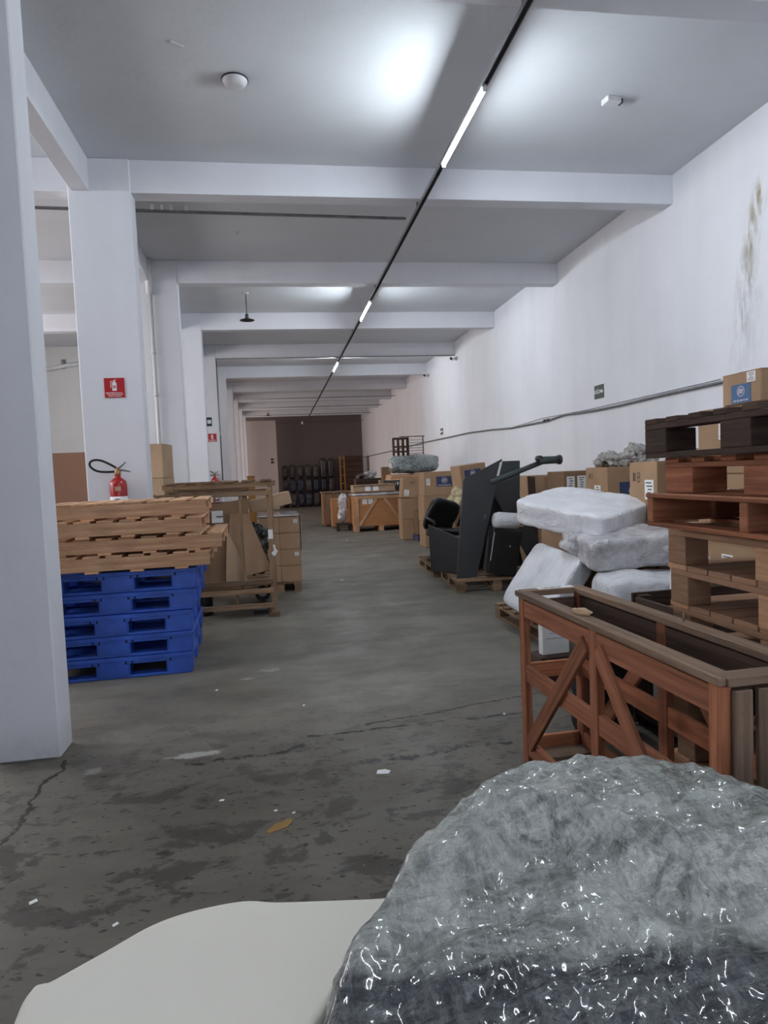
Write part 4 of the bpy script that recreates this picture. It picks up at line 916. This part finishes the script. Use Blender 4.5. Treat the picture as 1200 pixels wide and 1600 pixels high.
def zs(x, y): return .4+.010*math.sin(x*7+.5)+.008*math.sin(y*5+x*3)
loft('foam_slab', CREAM, Qs, zs, .0, 14, 'smooth cream foam slab in the bottom left foreground', 'foam', nside=6)
Qm = outline_slab('m', [(-.06,1.0), (-.005,1.2), (.11,1.37), (.235,1.48), (.37,1.575), (.485,1.68), (.60,1.745), (.75,1.745), (.90,1.715), (1.06,1.63), (1.17,1.47), (1.42,1.32), (1.75,1.15), (1.8,.75), (1.4,.45), (.8,.38), (.25,.5), (-.05,.75)], 0, .4, None, 26)
def sst(a, b, x): s = max(0, min(1, (x-a)/(b-a))); return s*s*(3-2*s)
def zm(x, y):
    far = sst(1.15, 1.62, y+.15*x-.05)
    z = .50+.20*far
    arc = 1.34+.16*math.exp(-((x-.55)/.25)**2)+.02*math.sin(x*5)                # ridge of the seam arc
    z += .048*math.exp(-((y-arc)/.035)**2)*sst(.15, .4, x)
    z -= .042*math.exp(-((y-arc+.10)/.06)**2)*sst(.3, .55, x)
    z -= .10*sst(1.28, 1.0, y+.14*x)                                              # falls away over the dark lower roll
    z += .05*math.exp(-(((x-.95)/.22)**2+((y-.98)/.12)**2))
    return z
def dm(co, n, rho, h):
    q = Vector((co.x*6, co.y*6, co.z*6)); d = noise.fractal(q, .9, 2, 4)*.012
    a = .5; s = Vector(((co.x*math.cos(a)+co.y*math.sin(a))*3, (-co.x*math.sin(a)+co.y*math.cos(a))*15, co.z*9))
    r = 1-abs(noise.noise(s+Vector((0, noise.noise(q*.5)*2, 0))))*2.2; d += max(0, r)*.012
    d += noise.noise(co*48)*.0035
    nn = Vector((n.x, n.y, 0))*(1 if h < .98 else rho**6*.8)+Vector((0,0,1))*(1 if h > .7 else .2); nn.normalize()
    return co+nn*d
def wrap_mat():
    mt, t, b = nt('film_over_upholstery'); o = coord(t, 'Object')
    sep = N(t, 'ShaderNodeSeparateXYZ'); t.links.new(o, sep.inputs[0]); X, Y, Z = sep.outputs
    n1 = nz(t, o, 5, 5, .65); n2 = nz(t, o, 28, 4, .7)
    grey = ramp(t, [(.36, (.095,.108,.098)), (.5, (.23,.247,.232)), (.64, (.42,.435,.415))], mth(t, 'ADD', mth(t, 'MULTIPLY', n1, .6), mth(t, 'MULTIPLY', n2, .4)))
    dark = ramp(t, [(.38, (.010,.013,.020)), (.60, (.035,.043,.055)), (.74, (.16,.18,.19))], n2)
    line = mth(t, 'ADD', Y, mth(t, 'ADD', mth(t, 'MULTIPLY', X, .13), mth(t, 'MULTIPLY', mth(t, 'SUBTRACT', nz(t, o, 7, 4), .5), .08)))
    k = mth(t, 'MULTIPLY', mth(t, 'SUBTRACT', 1.315, line), 22, clamp=True)
    col = mix(t, k, grey, dark)
    wv = nz(t, coord(t, 'Object', (3, 16, 6), (0, 0, -.5)), 1.1, 6, .65, .8)
    rid = mth(t, 'POWER', mth(t, 'SUBTRACT', 1, mth(t, 'MULTIPLY', mth(t, 'ABSOLUTE', mth(t, 'SUBTRACT', wv, .5)), 10), clamp=True), 2)
    wv2 = nz(t, coord(t, 'Object', (9, 5, 5), (0, 0, .9)), 1.4, 6, .65, 1.2)
    rid2 = mth(t, 'POWER', mth(t, 'SUBTRACT', 1, mth(t, 'MULTIPLY', mth(t, 'ABSOLUTE', mth(t, 'SUBTRACT', wv2, .5)), 14), clamp=True), 3)
    rr = mth(t, 'MULTIPLY', mth(t, 'ADD', rid, rid2, clamp=True), mth(t, 'SUBTRACT', .42, mth(t, 'MULTIPLY', k, .27)))
    col = mix(t, rr, col, (.60,.63,.60))
    t.links.new(col, b.inputs['Base Color']); b.inputs['Roughness'].default_value = .3
    b.inputs['Coat Weight'].default_value = .9; b.inputs['Coat Roughness'].default_value = .09
    vo = N(t, 'ShaderNodeTexVoronoi'); vo.inputs['Scale'].default_value = 75; t.links.new(o, vo.inputs['Vector'])
    h = mth(t, 'ADD', mth(t, 'MULTIPLY', vo.outputs['Distance'], -.18), mth(t, 'MULTIPLY', wv, 1.4))
    h = mth(t, 'ADD', h, mth(t, 'ADD', mth(t, 'MULTIPLY', wv2, .9), mth(t, 'MULTIPLY', nz(t, o, 42, 4, .6), .55)))
    bump(t, b, h, 1.0, .022); return mt
loft('wrapped_upholstery', wrap_mat(), Qm, zm, .0, 110, 'big grey upholstered piece in crinkled clear film, bottom right foreground', 'wrapped furniture', dm)
